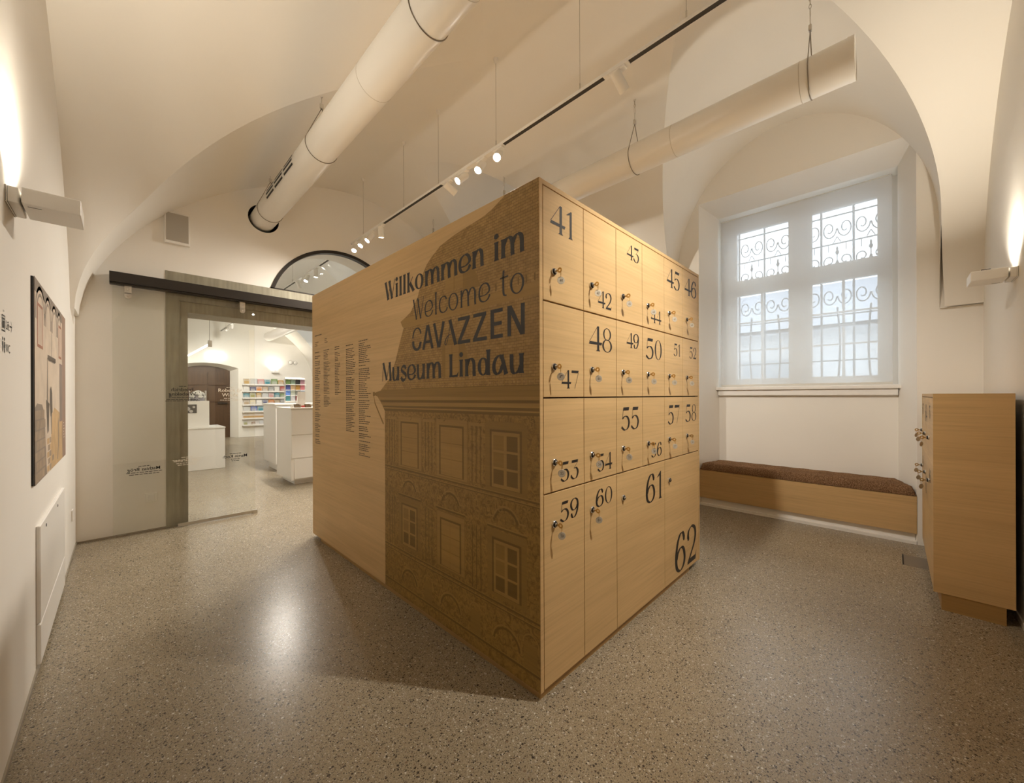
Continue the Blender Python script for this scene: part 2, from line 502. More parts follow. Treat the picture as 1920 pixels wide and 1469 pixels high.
# ---- window wall with splayed niches
N1 = (-.137, 1.508); B1 = (-.035, 1.412); NZ, BZ, SILLZ = 3.28, 3.205, 1.285
def mir(p): return (2 * YM - p[1], 2 * YM - p[0])
niches = [(N1, B1), (mir(N1), mir(B1))]
w = MB()
def window_wall(w, Y0, Y1, niches, floor_niche=True):
    last = Y0
    for (a, b), (c, d) in niches:
        zf = 0 if floor_niche else SILLZ - .1
        w.poly([(XW, last, 0), (XW, a, 0), (XW, a, HTOP), (XW, last, HTOP)][::-1])
        w.poly([(XW, a, NZ), (XW, b, NZ), (XW, b, HTOP), (XW, a, HTOP)][::-1])
        if not floor_niche: w.poly([(XW, a, 0), (XW, b, 0), (XW, b, zf), (XW, a, zf)][::-1])
        w.poly([(XW, a, zf), (XBACK, c, zf), (XBACK, c, BZ), (XW, a, NZ)])
        w.poly([(XW, b, zf), (XBACK, d, zf), (XBACK, d, BZ), (XW, b, NZ)][::-1])
        w.poly([(XW, a, NZ), (XBACK, c, BZ), (XBACK, d, BZ), (XW, b, NZ)])
        if floor_niche: w.poly([(XBACK, c, 0), (XBACK, d, 0), (XBACK, d, SILLZ), (XBACK, c, SILLZ)][::-1])
        else: w.poly([(XW, a, zf), (XW, b, zf), (XBACK, d, zf), (XBACK, c, zf)])
        # outer reveal of the opening
        w.poly([(XBACK, c, SILLZ), (XOUT, c - .06, SILLZ), (XOUT, c - .06, BZ), (XBACK, c, BZ)])
        w.poly([(XBACK, d, SILLZ), (XOUT, d + .06, SILLZ), (XOUT, d + .06, BZ), (XBACK, d, BZ)][::-1])
        w.poly([(XBACK, c, BZ), (XOUT, c - .06, BZ), (XOUT, d + .06, BZ), (XBACK, d, BZ)])
        w.poly([(XBACK, c, SILLZ), (XBACK, d, SILLZ), (XOUT, d + .06, SILLZ), (XOUT, c - .06, SILLZ)])
        # outer skin
        w.poly([(XOUT, last, 0), (XOUT, c - .06, 0), (XOUT, c - .06, HTOP), (XOUT, last, HTOP)])
        w.poly([(XOUT, c - .06, 0), (XOUT, d + .06, 0), (XOUT, d + .06, SILLZ), (XOUT, c - .06, SILLZ)])
        w.poly([(XOUT, c - .06, BZ), (XOUT, d + .06, BZ), (XOUT, d + .06, HTOP), (XOUT, c - .06, HTOP)])
        last = b
    w.poly([(XW, last, 0), (XW, Y1, 0), (XW, Y1, HTOP), (XW, last, HTOP)][::-1])
    w.poly([(XOUT, last + .0, 0), (XOUT, Y1, 0), (XOUT, Y1, HTOP), (XOUT, last, HTOP)])
window_wall(w, YN, YG, niches)
struct('wall_window', w, M_WALL, 'white wall with a deep splayed window niche')
w = MB()
window_wall(w, YG, YB + .5, [((6.5, 7.9), (6.6, 7.8)), ((10.8, 12.2), (10.9, 12.1))], False)
struct('wall_shop_window', w, M_SHOPW)

# ---- glass-door wall, built in upright strips so that the opening, fanlight and duct hole are real
PX0, PX1, PZ = .289, 3.51, 2.362                     # concrete portal outline
OX0, OX1, OZ = .468, 3.33, 2.002                     # clear opening
ACX, ACZ, AR = 1.9, 2.145, .80                       # fanlight arc
DUX, DUZ, DHR = 1.07, 3.085, .142                    # duct hole
def arc_z(x):
    d = AR * AR - (x - ACX) ** 2
    return ACZ + math.sqrt(d) if d > 0 else None
xs = {XL, XW, PX0, PX1}
ax0 = ACX - math.sqrt(AR ** 2 - (PZ - ACZ) ** 2); ax1 = 2 * ACX - ax0
for i in range(41): xs.add(ACX + (ax0 - ACX) * math.cos(PI * i / 40))
for i in range(25): xs.add(DUX + DHR * math.cos(PI * i / 24))
xs = sorted(xs)
w = MB()
def spans(xa, xb):
    """solid z spans as ((za_a, za_b), (zb_a, zb_b)) for a strip"""
    xm = (xa + xb) / 2
    if PX0 < xm < PX1:
        if ax0 < xm < ax1: lo = (max(PZ, arc_z(xa) or PZ), max(PZ, arc_z(xb) or PZ))
        else: lo = (PZ, PZ)
    else: lo = (0, 0)
    if abs(xm - DUX) < DHR:
        h = [math.sqrt(max(0, DHR ** 2 - (x - DUX) ** 2)) for x in (xa, xb)]
        return [(lo, (DUZ - h[0], DUZ - h[1])), ((DUZ + h[0], DUZ + h[1]), (HTOP, HTOP))]
    return [(lo, (HTOP, HTOP))]
for xa, xb in zip(xs[:-1], xs[1:]):
    if xb - xa < 1e-6: continue
    for (l0, l1), (h0, h1) in spans(xa, xb):
        w.poly([(xa, YG, l0), (xb, YG, l1), (xb, YG, h1), (xa, YG, h0)])
        w.poly([(xa, YG2, l0), (xb, YG2, l1), (xb, YG2, h1), (xa, YG2, h0)][::-1])
        if l0 > PZ + 1e-4 or l1 > PZ + 1e-4: w.poly([(xa, YG, l0), (xa, YG2, l0), (xb, YG2, l1), (xb, YG, l1)])
for x in (PX0, PX1):
    w.poly([(x, YG, 0), (x, YG2, 0), (x, YG2, PZ), (x, YG, PZ)])
struct('wall_door', w, M_WALL, 'white end wall with glass door, arched fanlight and duct hole')
# dark sleeve of the duct hole
w = MB(); w.lathe([(DHR, 0), (DHR, .3), (.02, .3)], 28, (DUX, YG + .002, DUZ), (0, 1, 0))
struct('trim_1', w, M_BLACK, 'dark round hole where the duct enters the wall')
# concrete portal with a stepped inner frame
w = MB()
IX0, IX1, IZ = .386, 3.412, 2.10
for x0, x1, z0, z1 in ((PX0, IX0, 0, PZ), (IX1, PX1, 0, PZ), (IX0, IX1, IZ, PZ)): w.box(x0, x1, YG - .004, YG2 + .004, z0, z1)
for x0, x1, z0, z1 in ((IX0, OX0 - .02, 0, IZ), (OX1, IX1, 0, IZ), (OX0 - .02, OX1, OZ, IZ)): w.box(x0, x1, YG + .03, YG2 - .03, z0, z1)
struct('trim_2', w, M_CONC, 'grey concrete portal framing the glass doorway')
# fanlight
n = 48
aa0 = math.asin((PZ - ACZ) / AR)
def ap(i, r): 
    an = PI - aa0 - (PI - 2 * aa0) * i / n
    return ACX + r * math.cos(an), ACZ + r * math.sin(an)
fan = MB(); fy0, fy1 = YG - .006, YG + .06
for i in range(n):
    (xo, zo), (xo2, zo2) = ap(i, AR), ap(i + 1, AR)
    (xi, zi), (xi2, zi2) = ap(i, AR - .035), ap(i + 1, AR - .035)
    zi, zi2 = max(zi, PZ), max(zi2, PZ)
    fan.poly([(xi, fy0, zi), (xi2, fy0, zi2), (xo2, fy0, zo2), (xo, fy0, zo)][::-1])
    fan.poly([(xi, fy0, zi), (xi, fy1, zi), (xi2, fy1, zi2), (xi2, fy0, zi2)][::-1])
    fan.poly([(xo, fy0, zo), (xo, fy1, zo), (xo2, fy1, zo2), (xo2, fy0, zo2)])
fan.box(ax0, ax1, fy0, fy1, PZ, PZ + .012)
fo = struct('window_3', fan, M_DARK, 'arched fanlight with a dark steel rim above the doorway')
g = MB(); g.poly([(ap(i, AR - .02)[0], YG + .03, max(PZ, ap(i, AR - .02)[1])) for i in range(n + 1)])
g.build('pane', M_PANE, fo)

# ---- shop back wall with arched door niche
w = MB()
DX0, DX1, DZ = .95, 2.42, 2.12
xs = [XL, DX0] + [DX0 + (DX1 - DX0) * i / 12 for i in range(1, 12)] + [DX1, XW]
dz = lambda x: 2.02 + .13 * (1 - ((x - (DX0 + DX1) / 2) / ((DX1 - DX0) / 2)) ** 2)
for xa, xb in zip(xs[:-1], xs[1:]):
    ins = DX0 <= (xa + xb) / 2 <= DX1
    za, zb = (dz(xa), dz(xb)) if ins else (0, 0)
    w.poly([(xa, YB, za), (xb, YB, zb), (xb, YB, HTOP), (xa, YB, HTOP)])
    if ins:
        k = lambda x: (DX0 + DX1) / 2 + (x - (DX0 + DX1) / 2) * .76
        w.poly([(xa, YB, za), (k(xa), YB + .3, za - .08), (k(xb), YB + .3, zb - .08), (xb, YB, zb)])
km = (DX0 + DX1) / 2
for sgn in (-1, 1):
    x = km + sgn * (DX1 - DX0) / 2; xk = km + sgn * (DX1 - DX0) / 2 * .76
    w.poly([(x, YB, 0), (x, YB, 2.02), (xk, YB + .3, 1.94), (xk, YB + .3, 0)])
struct('wall_shop_back', w, M_SHOPW, 'bright white back wall of the shop with an arched door niche')
d = MB(); d.box(km - .57, km + .57, YB + .26, YB + .31, 0, 2.08)
dd = struct('door_1', d, M_WALNUT, 'dark brown wooden door at the back of the shop')
p = MB()
for z0, z1 in ((.15, .95), (1.05, 1.45), (1.53, 1.9)):
    p.box(km - .45, km - .06, YB + .235, YB + .262, z0, z1); p.box(km + .06, km + .45, YB + .235, YB + .262, z0, z1)
p.build('door_panel', M_WALNUT, dd)
p = MB(); p.box(km + .28, km + .52, YB + .20, YB + .235, .99, 1.03); p.build('door_handle', M_DARK, dd)
p = MB(); p.box(-.7, XL, YB, YB + .5, 0, HTOP); p.box(-.7, 5.6, YB + .45, YB + .5, 0, HTOP)
struct('wall_shop_end', p, M_SHOPW)

# ---- windows
def make_window(name, B, label):
    y0, y1 = B
    o = MB(); ym = (y0 + y1) / 2; x0, x1 = 4.99, 5.07
    o.box(x0, x1, y0 - .03, y0 + .09, SILLZ, BZ + .02); o.box(x0, x1, y1 - .09, y1 + .03, SILLZ, BZ + .02)
    o.box(x0, x1, y0 + .09, y1 - .09, BZ - .10, BZ + .02); o.box(x0, x1, y0 + .09, y1 - .09, SILLZ, SILLZ + .05)
    o.box(x0 - .01, x1 + .002, ym - .055, ym + .055, SILLZ + .001, BZ - .001)
    for a, b in ((y0 + .09, ym - .055), (ym + .055, y1 - .09)): o.box(x0 - .005, x1 - .002, a, b, 2.38, 2.46)
    ob = struct(name, o, M_WHITE, label)
    for s in (-1, 1):
        a, b = (y0 + .09, ym - .055) if s < 0 else (ym + .055, y1 - .09)
        for z0, z1 in ((SILLZ + .05, 2.38), (2.46, BZ - .10)):
            f = MB()
            t = .045
            f.box(x0 + .01, x1 - .01, a, a + t, z0, z1); f.box(x0 + .01, x1 - .01, b - t, b, z0, z1)
            f.box(x0 + .01, x1 - .01, a + t, b - t, z0, z0 + t); f.box(x0 + .01, x1 - .01, a + t, b - t, z1 - t, z1)
            if z0 < 2:
                m = (a + b) / 2
                f.box(x0 + .02, x1 - .03, m - .011, m + .011, z0 + t, z1 - t)
                for k in (1, 2):
                    zz = z0 + t + (z1 - z0 - 2 * t) * k / 3
                    f.box(x0 + .021, x1 - .031, a + t, b - t, zz - .008, zz + .008)
            sf = f.build('sash', M_WHITE, ob)
            g = MB(); g.poly([(x0 + .035, a + .01, z0 + .01), (x0 + .035, b - .01, z0 + .01), (x0 + .035, b - .01, z1 - .01), (x0 + .035, a + .01, z1 - .01)])
            g.build('pane', M_PANE, sf)
    h = MB(); h.box(x0 - .045, x0 - .01, ym - .012, ym + .012, 1.83, 1.92); h.build('window_handle', M_STEEL, ob)
    sl = MB(); sl.box(XBACK - .055, XBACK + .05, y0 - .02, y1 + .02, SILLZ - .035, SILLZ)
    sl.box(XBACK - .035, XBACK + .01, y0, y1, SILLZ - .095, SILLZ - .035)
    so = sl.build('window_sill', M_WHITE, ob); bevel(so, .006)
    return ob
make_window('window_1', B1, 'white timber window with two casements behind a roller blind')
make_window('window_2', mir(B1), 'second white timber window hidden behind the locker block')
for i, (a, b) in enumerate(((6.6, 7.8), (10.9, 12.1))):
    o = MB()
    o.box(4.84, 4.92, a, a + .08, SILLZ, BZ); o.box(4.84, 4.92, b - .08, b, SILLZ, BZ); o.box(4.84, 4.92, a, b, BZ - .08, BZ); o.box(4.84, 4.92, a, b, SILLZ, SILLZ + .06)
    o.box(4.84, 4.92, (a + b) / 2 - .04, (a + b) / 2 + .04, SILLZ, BZ)
    struct('window_%d' % (4 + i), o, M_WHITE)

# ---- skirting along the walls
for nm, q in (('baseboard_left', (XL, XL + .006, YN, YG, 0, .018)), ('baseboard_near', (XL, XW, YN, YN + .006, 0, .03)), ('baseboard_door', (XL, PX0, YG - .006, YG, 0, .012))):
    w = MB(); w.box(*q); struct(nm, w, plain(nm + '_grey', (.32, .28, .22), .6) if nm != 'baseboard_near' else M_WALL)


# ================================================================== LETTERING
def crom(P, per=7):
    out = []
    n = len(P)
    if n == 2:
        return [tuple(P[0]), tuple(P[1])]
    for i in range(n - 1):
        p0 = P[max(i - 1, 0)]; p1 = P[i]; p2 = P[i + 1]; p3 = P[min(i + 2, n - 1)]
        for k in range(per):
            t = k / per
            out.append(tuple(.5 * (2 * p1[a] + (p2[a] - p0[a]) * t + (2 * p0[a] - 5 * p1[a] + 4 * p2[a] - p3[a]) * t * t + (3 * p1[a] - p0[a] - 3 * p2[a] + p3[a]) * t ** 3) for a in (0, 1)))
    out.append(tuple(P[-1]))
    return out
class Pen:
    """flat lettering: broad-nib strokes and filled outlines in a 2-D em box"""
    def __init__(s): s.q = []
    def pen(s, P, thick, thin, nib=0.0, curve=True, flare=0.0):
        C = crom(P) if curve and len(P) > 2 else [tuple(p) for p in P]
        if len(C) == 2 and flare:
            C = [tuple(C[0][a] + (C[1][a] - C[0][a]) * t for a in (0, 1)) for t in (0, .12, .5, .88, 1)]
        L = []
        n = len(C)
        for i in range(n):
            a, b = C[max(i - 1, 0)], C[min(i + 1, n - 1)]
            dx, dy = b[0] - a[0], b[1] - a[1]
            l = math.hypot(dx, dy) or 1e-9
            w = thin + (thick - thin) * abs(math.sin(math.atan2(dy, dx) - nib))
            if flare and (i in (0, n - 1)): w *= 1 + flare
            nx, ny = -dy / l * w / 2, dx / l * w / 2
            L.append(((C[i][0] + nx, C[i][1] + ny), (C[i][0] - nx, C[i][1] - ny)))
        for i in range(n - 1): s.q.append([L[i][0], L[i][1], L[i + 1][1], L[i + 1][0]])
    def ring(s, cx, cy, rx, ry, tx, ty, n=32, a0=0, a1=2 * PI):
        for i in range(n):
            a, b = a0 + (a1 - a0) * i / n, a0 + (a1 - a0) * (i + 1) / n
            f = lambda t, r1, r2: (cx + r1 * math.cos(t), cy + r2 * math.sin(t))
            s.q.append([f(a, rx, ry), f(a, rx - tx, ry - ty), f(b, rx - tx, ry - ty), f(b, rx, ry)])
    def fill(s, P): s.q.append(list(P))
    def dot(s, cx, cy, r): s.q.append([(cx + r * math.cos(2 * PI * k / 16), cy + r * math.sin(2 * PI * k / 16)) for k in range(16)])
def digit(c):
    p = Pen(); T, t = .14, .024; adv = .80
    if c == '0': p.ring(.37, .5, .34, .5, .115, .022)
    elif c == '1':
        p.fill([(.20, 0), (.44, 0), (.385, .07), (.385, 1.0), (.33, 1.0), (.05, .80), (.16, .82), (.265, .86), (.265, .07)]); adv = .52
    elif c == '2':
        p.pen([(.09, .70), (.13, .88), (.34, .985), (.57, .90), (.63, .70), (.52, .46), (.28, .22), (.07, .03)], T, t, .25)
        p.fill([(.04, 0), (.64, 0), (.70, .25), (.62, .13), (.12, .13)]); p.dot(.115, .70, .065)
    elif c == '3':
        p.fill([(.12, .86), (.64, .86), (.68, 1.0), (.14, 1.0)]); p.pen([(.64, .88), (.32, .56)], t, t)
        p.pen([(.32, .555), (.50, .57), (.63, .44), (.645, .27), (.52, .05), (.27, .01), (.06, .16)], T, t, .15); p.dot(.09, .18, .055)
    elif c == '4':
        p.fill([(.43, 0), (.70, 0), (.635, .06), (.635, 1.0), (.53, 1.0), (.505, .97), (.505, .06)])
        p.fill([(0, .25), (.78, .25), (.82, .36), (.06, .36)]); p.pen([(.03, .34), (.53, .99)], .022, .022)
    elif c == '5':
        p.fill([(.15, .86), (.62, .86), (.67, 1.0), (.19, 1.0)]); p.pen([(.17, .88), (.11, .50)], t, t)
        p.pen([(.11, .50), (.30, .605), (.52, .56), (.645, .34), (.54, .08), (.28, .01), (.04, .15)], T, t, .15)
    elif c in '69':
        P = [(.62, .80), (.52, .965), (.34, .95), (.17, .74), (.085, .40), (.14, .12), (.36, .01), (.58, .12), (.645, .32), (.56, .54), (.38, .60), (.2, .50), (.12, .36)]
        p.pen(P, T, t, .08); p.dot(.60, .80, .06)
        if c == '9': p.q = [[(.73 - x, 1 - y) for x, y in q] for q in p.q]
    elif c == '7':
        p.fill([(.03, .86), (.60, .86), (.68, 1.0), (.06, 1.0)]); p.pen([(.65, .90), (.32, .0)], .026, .026)
    elif c == '8':
        p.ring(.36, .745, .265, .255, .085, .022); p.ring(.36, .265, .33, .265, .11, .022)
    return p, adv
def letter(c, T, t):
    p = Pen(); xh = .72; nib = .35
    st = lambda x, z0, z1: p.pen([(x, z0), (x, z1)], T, T, 0, False, .38)
    adv = .7
    if c == ' ': adv = .40
    elif c == 'i': st(.15, 0, xh); p.dot(.15, .93, .065 + T * .25); adv = .33
    elif c == 'l': st(.15, 0, 1.0); adv = .32
    elif c == 'k': st(.15, 0, 1.0); p.pen([(.20, .34), (.50, .72)], t, t); p.pen([(.28, .44), (.56, 0)], T, T, 0, False, .25); adv = .62
    elif c == 'o': p.ring(.35, .36, .32, .375, T * 1.02, t * 1.15); adv = .74
    elif c in 'mn':
        st(.13, 0, xh)
        for k in range(2 if c == 'm' else 1):
            x = .13 + .40 * k
            p.pen([(x + .02, .44), (x + .12, .64), (x + .24, .71), (x + .36, .62), (x + .395, .46), (x + .40, .30), (x + .40, .12)], T, t, .1)
            p.pen([(x + .40, .14), (x + .415, 0)], T, T * 1.0, 0, False, .3)
        adv = 1.08 if c == 'm' else .68
    elif c == 'e':
        p.pen([(.12, .26), (.40, .26), (.60, .36), (.63, .50), (.52, .68), (.34, .725), (.15, .60), (.085, .34), (.16, .09), (.36, .01), (.55, .08), (.66, .24)], T * .95, t, .12); adv = .74
    elif c == 'c':
        p.pen([(.57, .56), (.47, .69), (.32, .715), (.14, .60), (.085, .34), (.16, .09), (.36, .01), (.55, .08), (.62, .20)], T * .95, t, .1); adv = .66
    elif c == 'W':
        p.pen([(.04, 1.0), (.28, 0)], T, T, 0, False, .2); p.pen([(.28, .02), (.50, .97)], t, t); p.pen([(.38, 1.0), (.62, 0)], T, T, 0, False, .2); p.pen([(.62, .02), (.86, 1.0)], t, t); adv = .88
    elif c == 't':
        p.pen([(.22, .98), (.20, .74), (.20, .3), (.23, .08), (.36, .03)], T, t, .1); p.pen([(.04, .71), (.44, .73)], t * 1.6, t * 1.6); adv = .50
    elif c == 'M':
        p.pen([(.05, 0), (.15, 1.0)], t, t); p.pen([(.13, 1.0), (.45, .05)], T, T, 0, False, .1); p.pen([(.45, .08), (.72, 1.0)], t, t); p.pen([(.74, 1.0), (.80, 0)], T, T, 0, False, .25); adv = .94
    elif c == 'u':
        p.pen([(.12, .72), (.12, .50), (.125, .26), (.17, .07), (.28, .015), (.42, .09), (.52, .28)], T, t, .1); st(.54, 0, xh); adv = .72
    elif c == 's':
        p.pen([(.46, .56), (.40, .68), (.27, .71), (.13, .62), (.15, .48), (.30, .38), (.44, .28), (.47, .14), (.36, .02), (.2, .01), (.07, .16)], T, t * 1.3, 1.0); adv = .56
    elif c == 'L':
        st(.16, 0, 1.0); p.fill([(.10, 0), (.56, 0), (.62, .24), (.50, .10), (.18, .07)]); adv = .62
    elif c == 'd':
        p.ring(.32, .35, .28, .36, T, t * 1.2); st(.58, 0, 1.0); adv = .76
    elif c == 'a':
        p.pen([(.46, .62), (.36, .71), (.20, .62), (.10, .40), (.11, .16), (.24, .02), (.40, .12), (.50, .36)], T, t, .15); p.pen([(.45, .73), (.66, 0)], T, T, 0, False, .3); adv = .78
    return p, adv
def cap(c, k):
    p = Pen(); W = .135; adv = .72
    L = lambda a, b: p.pen([a, b], W, W, 0, False)
    if c == 'C':
        if True:
            p.pen([(.60, .70), (.55, .87), (.40, .965), (.24, .92), (.12, .76), (.085, .56)], .085, .045, 0); p.pen([(.10, .43), (.13, .22), (.25, .075), (.40, .055), (.53, .16), (.60, .36)], W, W * .85, 0)
        adv = .70
    elif c == 'A' and k == 0:
        L((.06, 0), (.33, 1.0)); L((.62, 0), (.35, 1.0)); p.fill([(.18, .24), (.5, .24), (.46, .36), (.22, .36)]); adv = .66
    elif c == 'A':
        p.pen([(.30, 1.0), (.60, .0)], W * 1.1, W * 1.1, 0, False, .15); p.pen([(.34, .96), (.27, .60), (.17, .2), (.09, .04)], .028, .022)
        p.pen([(.09, .04), (.03, .12), (.10, .30), (.26, .42), (.42, .44)], .05, .02); adv = .66
    elif c == 'V': L((.06, 1.0), (.32, 0)); L((.60, 1.0), (.34, 0)); adv = .64
    elif c == 'Z':
        p.fill([(.06, .87), (.64, .87), (.64, 1.0), (.06, 1.0)]); p.fill([(.04, 0), (.66, 0), (.66, .13), (.04, .13)]); p.fill([(.04, .10), (.21, .10), (.64, .90), (.47, .90)]); adv = .74
    elif c == 'E':
        p.fill([(.08, 0), (.23, 0), (.23, 1), (.08, 1)])
        for z, r in ((0, .58), (.435, .54), (.87, .58)): p.fill([(.2, z), (r, z), (r, z + .13), (.2, z + .13)])
        adv = .68
    elif c == 'N':
        p.fill([(.08, 0), (.22, 0), (.22, 1), (.08, 1)]); p.fill([(.58, 0), (.72, 0), (.72, 1), (.58, 1)]); p.fill([(.08, 1), (.24, 1), (.72, 0), (.56, 0)]); adv = .82
    return p, adv
def layout(glyphs):
    x, out = 0.0, []
    for p, adv in glyphs:
        out += [[(a + x, b) for a, b in q] for q in p.q]; x += adv
    return out, x
def fit(quads, x0, x1, z0, h):
    lo = min(a for q in quads for a, b in q); hi = max(a for q in quads for a, b in q)
    k = (x1 - x0) / (hi - lo)
    return [[(x0 + (a - lo) * k, z0 + b * h) for a, b in q] for q in quads]
def sgn_area(q): return sum(q[i][0] * q[(i + 1) % len(q)][1] - q[(i + 1) % len(q)][0] * q[i][1] for i in range(len(q)))
def print_mesh(name, quads, to3, mat, parent):
    """flat print: tiny depth steps keep overlapping strokes apart"""
    mb = MB()
    for i, q in enumerate(quads):
        if abs(sgn_area(q)) < 1e-10: continue
        q = q if sgn_area(q) > 0 else q[::-1]
        mb.poly([to3(a, b, (i % 7) * 1.5e-5) for a, b in q])
    return mb.build(name, mat, parent)
def text_quads(s, size, mirror=False, bold=False):
    """outline of a plain sans line as triangles, centred on x"""
    cu = bpy.data.curves.new('line', 'FONT'); cu.body = s; cu.size = size; cu.align_x = 'CENTER'; cu.resolution_u = 2
    if bold: cu.offset = size * .012
    ob = bpy.data.objects.new('line', cu); COL.objects.link(ob)
    dg = bpy.context.evaluated_depsgraph_get()
    me = ob.evaluated_get(dg).to_mesh()
    V = [v.co.copy() for v in me.vertices]
    out = [[((-V[i].x if mirror else V[i].x), V[i].y) for i in p.vertices] for p in me.polygons]
    ob.to_mesh_clear(); bpy.data.objects.remove(ob); bpy.data.curves.remove(cu)
    return out

# ================================================================== LOCKER BLOCK
BX0, BX1, BY0, BY1, BZ0, BZ1 = 1.148, 2.889, .98, 3.525, .031, 2.055
lb = thing('locker_block', 'large freestanding oak locker block with printed side and numbered doors', 'locker', ((BX0 + BX1) / 2, (BY0 + BY1) / 2, 0))
TH = .020
def part(name, mat, parent, *q, bev=0):
    m = MB(); m.box(*q); o = m.build(name, mat, parent)
    if bev: bevel(o, bev, 1)
    return o
sp = part('side_panel', M_OAK, lb, BX0, BX0 + TH, BY0, BY1, BZ0, BZ1, bev=.0012)
sp['label'] = 'oak side panel printed with a house facade and the museum welcome'
part('side_panel', M_OAK, lb, BX1 - TH, BX1, BY0, BY1, BZ0, BZ1, bev=.0012)
part('top_panel', M_OAK, lb, BX0 + TH, BX1 - TH, BY0 + .001, BY1, BZ1 - TH, BZ1, bev=.0012)
part('back_panel', M_OAK, lb, BX0 + TH, BX1 - TH, BY1 - TH, BY1 - .001, BZ0, BZ1 - TH)
part('carcass', M_GAP, lb, BX0 + TH + .001, BX1 - TH - .001, BY0 + .021, BY1 - TH - .001, BZ0, BZ1 - TH - .001)
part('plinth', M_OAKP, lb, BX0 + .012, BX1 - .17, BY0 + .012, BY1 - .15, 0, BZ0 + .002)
# doors
CO = [1.1695, 1.4505, 1.7355, 2.0175, 2.3025, 2.5855, 2.868]
RO = [2.034, 1.577, 1.190, .806, .033]
G = .0018
DOORS = {}
n = 41
for r in range(3):
    for c in range(6): DOORS[n] = (CO[c], CO[c + 1], RO[r + 1], RO[r]); n += 1
DOORS[59] = (CO[0], CO[1], RO[4], RO[3]); DOORS[60] = (CO[1], CO[2], RO[4], RO[3])
DOORS[61] = (CO[2], CO[4], RO[4], RO[3]); DOORS[62] = (CO[4], CO[6], RO[4], RO[3])
NUM = {41: (1.214, 1.369, 1.867, .118), 42: (1.566, 1.690, 1.614, .080), 43: (1.844, 1.979, 1.912, .077), 44: (2.122, 2.262, 1.616, .078), 45: (2.341, 2.541, 1.868, .117), 46: (2.622, 2.836, 1.869, .117),
       47: (1.286, 1.411, 1.229, .078), 48: (1.491, 1.693, 1.406, .116), 49: (1.838, 1.975, 1.448, .079), 50: (2.057, 2.265, 1.405, .117), 51: (2.442, 2.543, 1.447, .079), 52: (2.705, 2.832, 1.449, .077),
       53: (1.278, 1.407, .840, .081), 54: (1.559, 1.692, .842, .081), 55: (1.781, 1.972, 1.020, .117), 56: (2.122, 2.260, .843, .080), 57: (2.351, 2.533, 1.019, .117), 58: (2.631, 2.828, 1.020, .116),
       59: (1.273, 1.406, .673, .083), 60: (1.543, 1.690, .678, .081), 61: (2.051, 2.258, .590, .160), 62: (2.452, 2.820, .062, .246)}
LOCKX = [1.236, 1.511, 1.797, 2.079, 2.366, 2.651]
def lock_at(n):
    if n <= 58: return LOCKX[(n - 41) % 6], (1.702, 1.316, .928)[(n - 41) // 6]
    return {59: (1.234, .677), 60: (1.511, .677), 61: (1.797, .677), 62: (2.366, .677)}[n]
# one lock, local origin on the door face, pointing to -Y
def lock_mesh():
    m = MB()
    m.lathe([(.0148, 0), (.0148, .0045), (.0130, .0065)], 20, (0, 0, 0), (0, -1, 0), 0)
    m.lathe([(.0130, .0065), (.0105, .0058), (.0105, .011), (.0080, .0125)], 20, (0, 0, 0), (0, -1, 0), 1)
    m.lathe([(.0080, .0125), (.0055, .0125), (.0055, .0145), (.0, .0147)], 16, (0, 0, 0), (0, -1, 0), 0)
    m.box(-.0008, .0008, -.0155, -.0146, -.0045, .0045, 1)
    o = m.build('lock', [M_CHROME, M_BLACK], None, True, 35)
    me = o.data; bpy.data.objects.remove(o); return me
LOCK = lock_mesh()
ORD = ['first', 'second', 'third', 'fourth', 'fifth', 'sixth']
for n, (x0, x1, z0, z1) in DOORS.items():
    d = part('door', M_OAK, lb, x0 + G, x1 - G, BY0 + .0005, BY0 + .0195, z0 + .0032, z1 - .0032, bev=.0008)
    d['label'] = 'oak locker door numbered %d' % n
    a, b, zb, h = NUM[n]
    q, _ = layout([digit(c) for c in str(n)])
    q = fit(q, a, b, zb, h)
    print_mesh('number', q, lambda x, z, e: (x, BY0 - .0002 - e, z), M_INK, d)
    lx, lz = lock_at(n)
    lo = bpy.data.objects.new('lock', LOCK); COL.objects.link(lo); lo.parent = d
    lo.location = Vector((lx, BY0 + .0005, lz)) - lb.location
# keys with round tags, one thing each
TAGN = (-.62, -.78, .05)
def key_parts():
    k = MB()
    k.box(-.0011, .0011, -.024, -.012, -.0032, .0032)                       # blade
    for i in range(24):                                                     # bow: flat ring standing upright
        a, b = 2 * PI * i / 24, 2 * PI * (i + 1) / 24
        f = lambda t, r: (-.0315 + r * math.cos(t), r * .95 * math.sin(t))
        o0, o1, i0, i1 = f(a, .0110), f(b, .0110), f(a, .0045), f(b, .0045)
        for x in (-.0011, .0011):
            P = [(x, o0[0], o0[1]), (x, o1[0], o1[1]), (x, i1[0], i1[1]), (x, i0[0], i0[1])]
            k.poly(P if x < 0 else P[::-1])
        k.poly([(-.0011, *o0), (.0011, *o0), (.0011, *o1), (-.0011, *o1)]); k.poly([(-.0011, *i0), (.0011, *i0), (.0011, *i1), (-.0011, *i1)][::-1])
    r = MB()
    rc = Vector((.002, -.036, -.012))
    r.tube([rc + Vector((.006 * math.sin(t) * .4, .003 * math.sin(t), .010 * math.cos(t))) for t in [2 * PI * i / 16 for i in range(16)]], .0008, 6, closed=True)
    r.tube([rc + Vector((0, 0, -.009)), rc + Vector((.001, 0, -.015))], .0009, 6)
    tg = MB()
    tc = rc + Vector((.002, .001, -.029))
    tg.lathe([(0, -.0009), (.0150, -.0009), (.0157, -.0004), (.0157, .0004), (.0150, .0009), (0, .0009)], 28, tc, TAGN)
    return k, r, tg, tc
KP = key_parts()
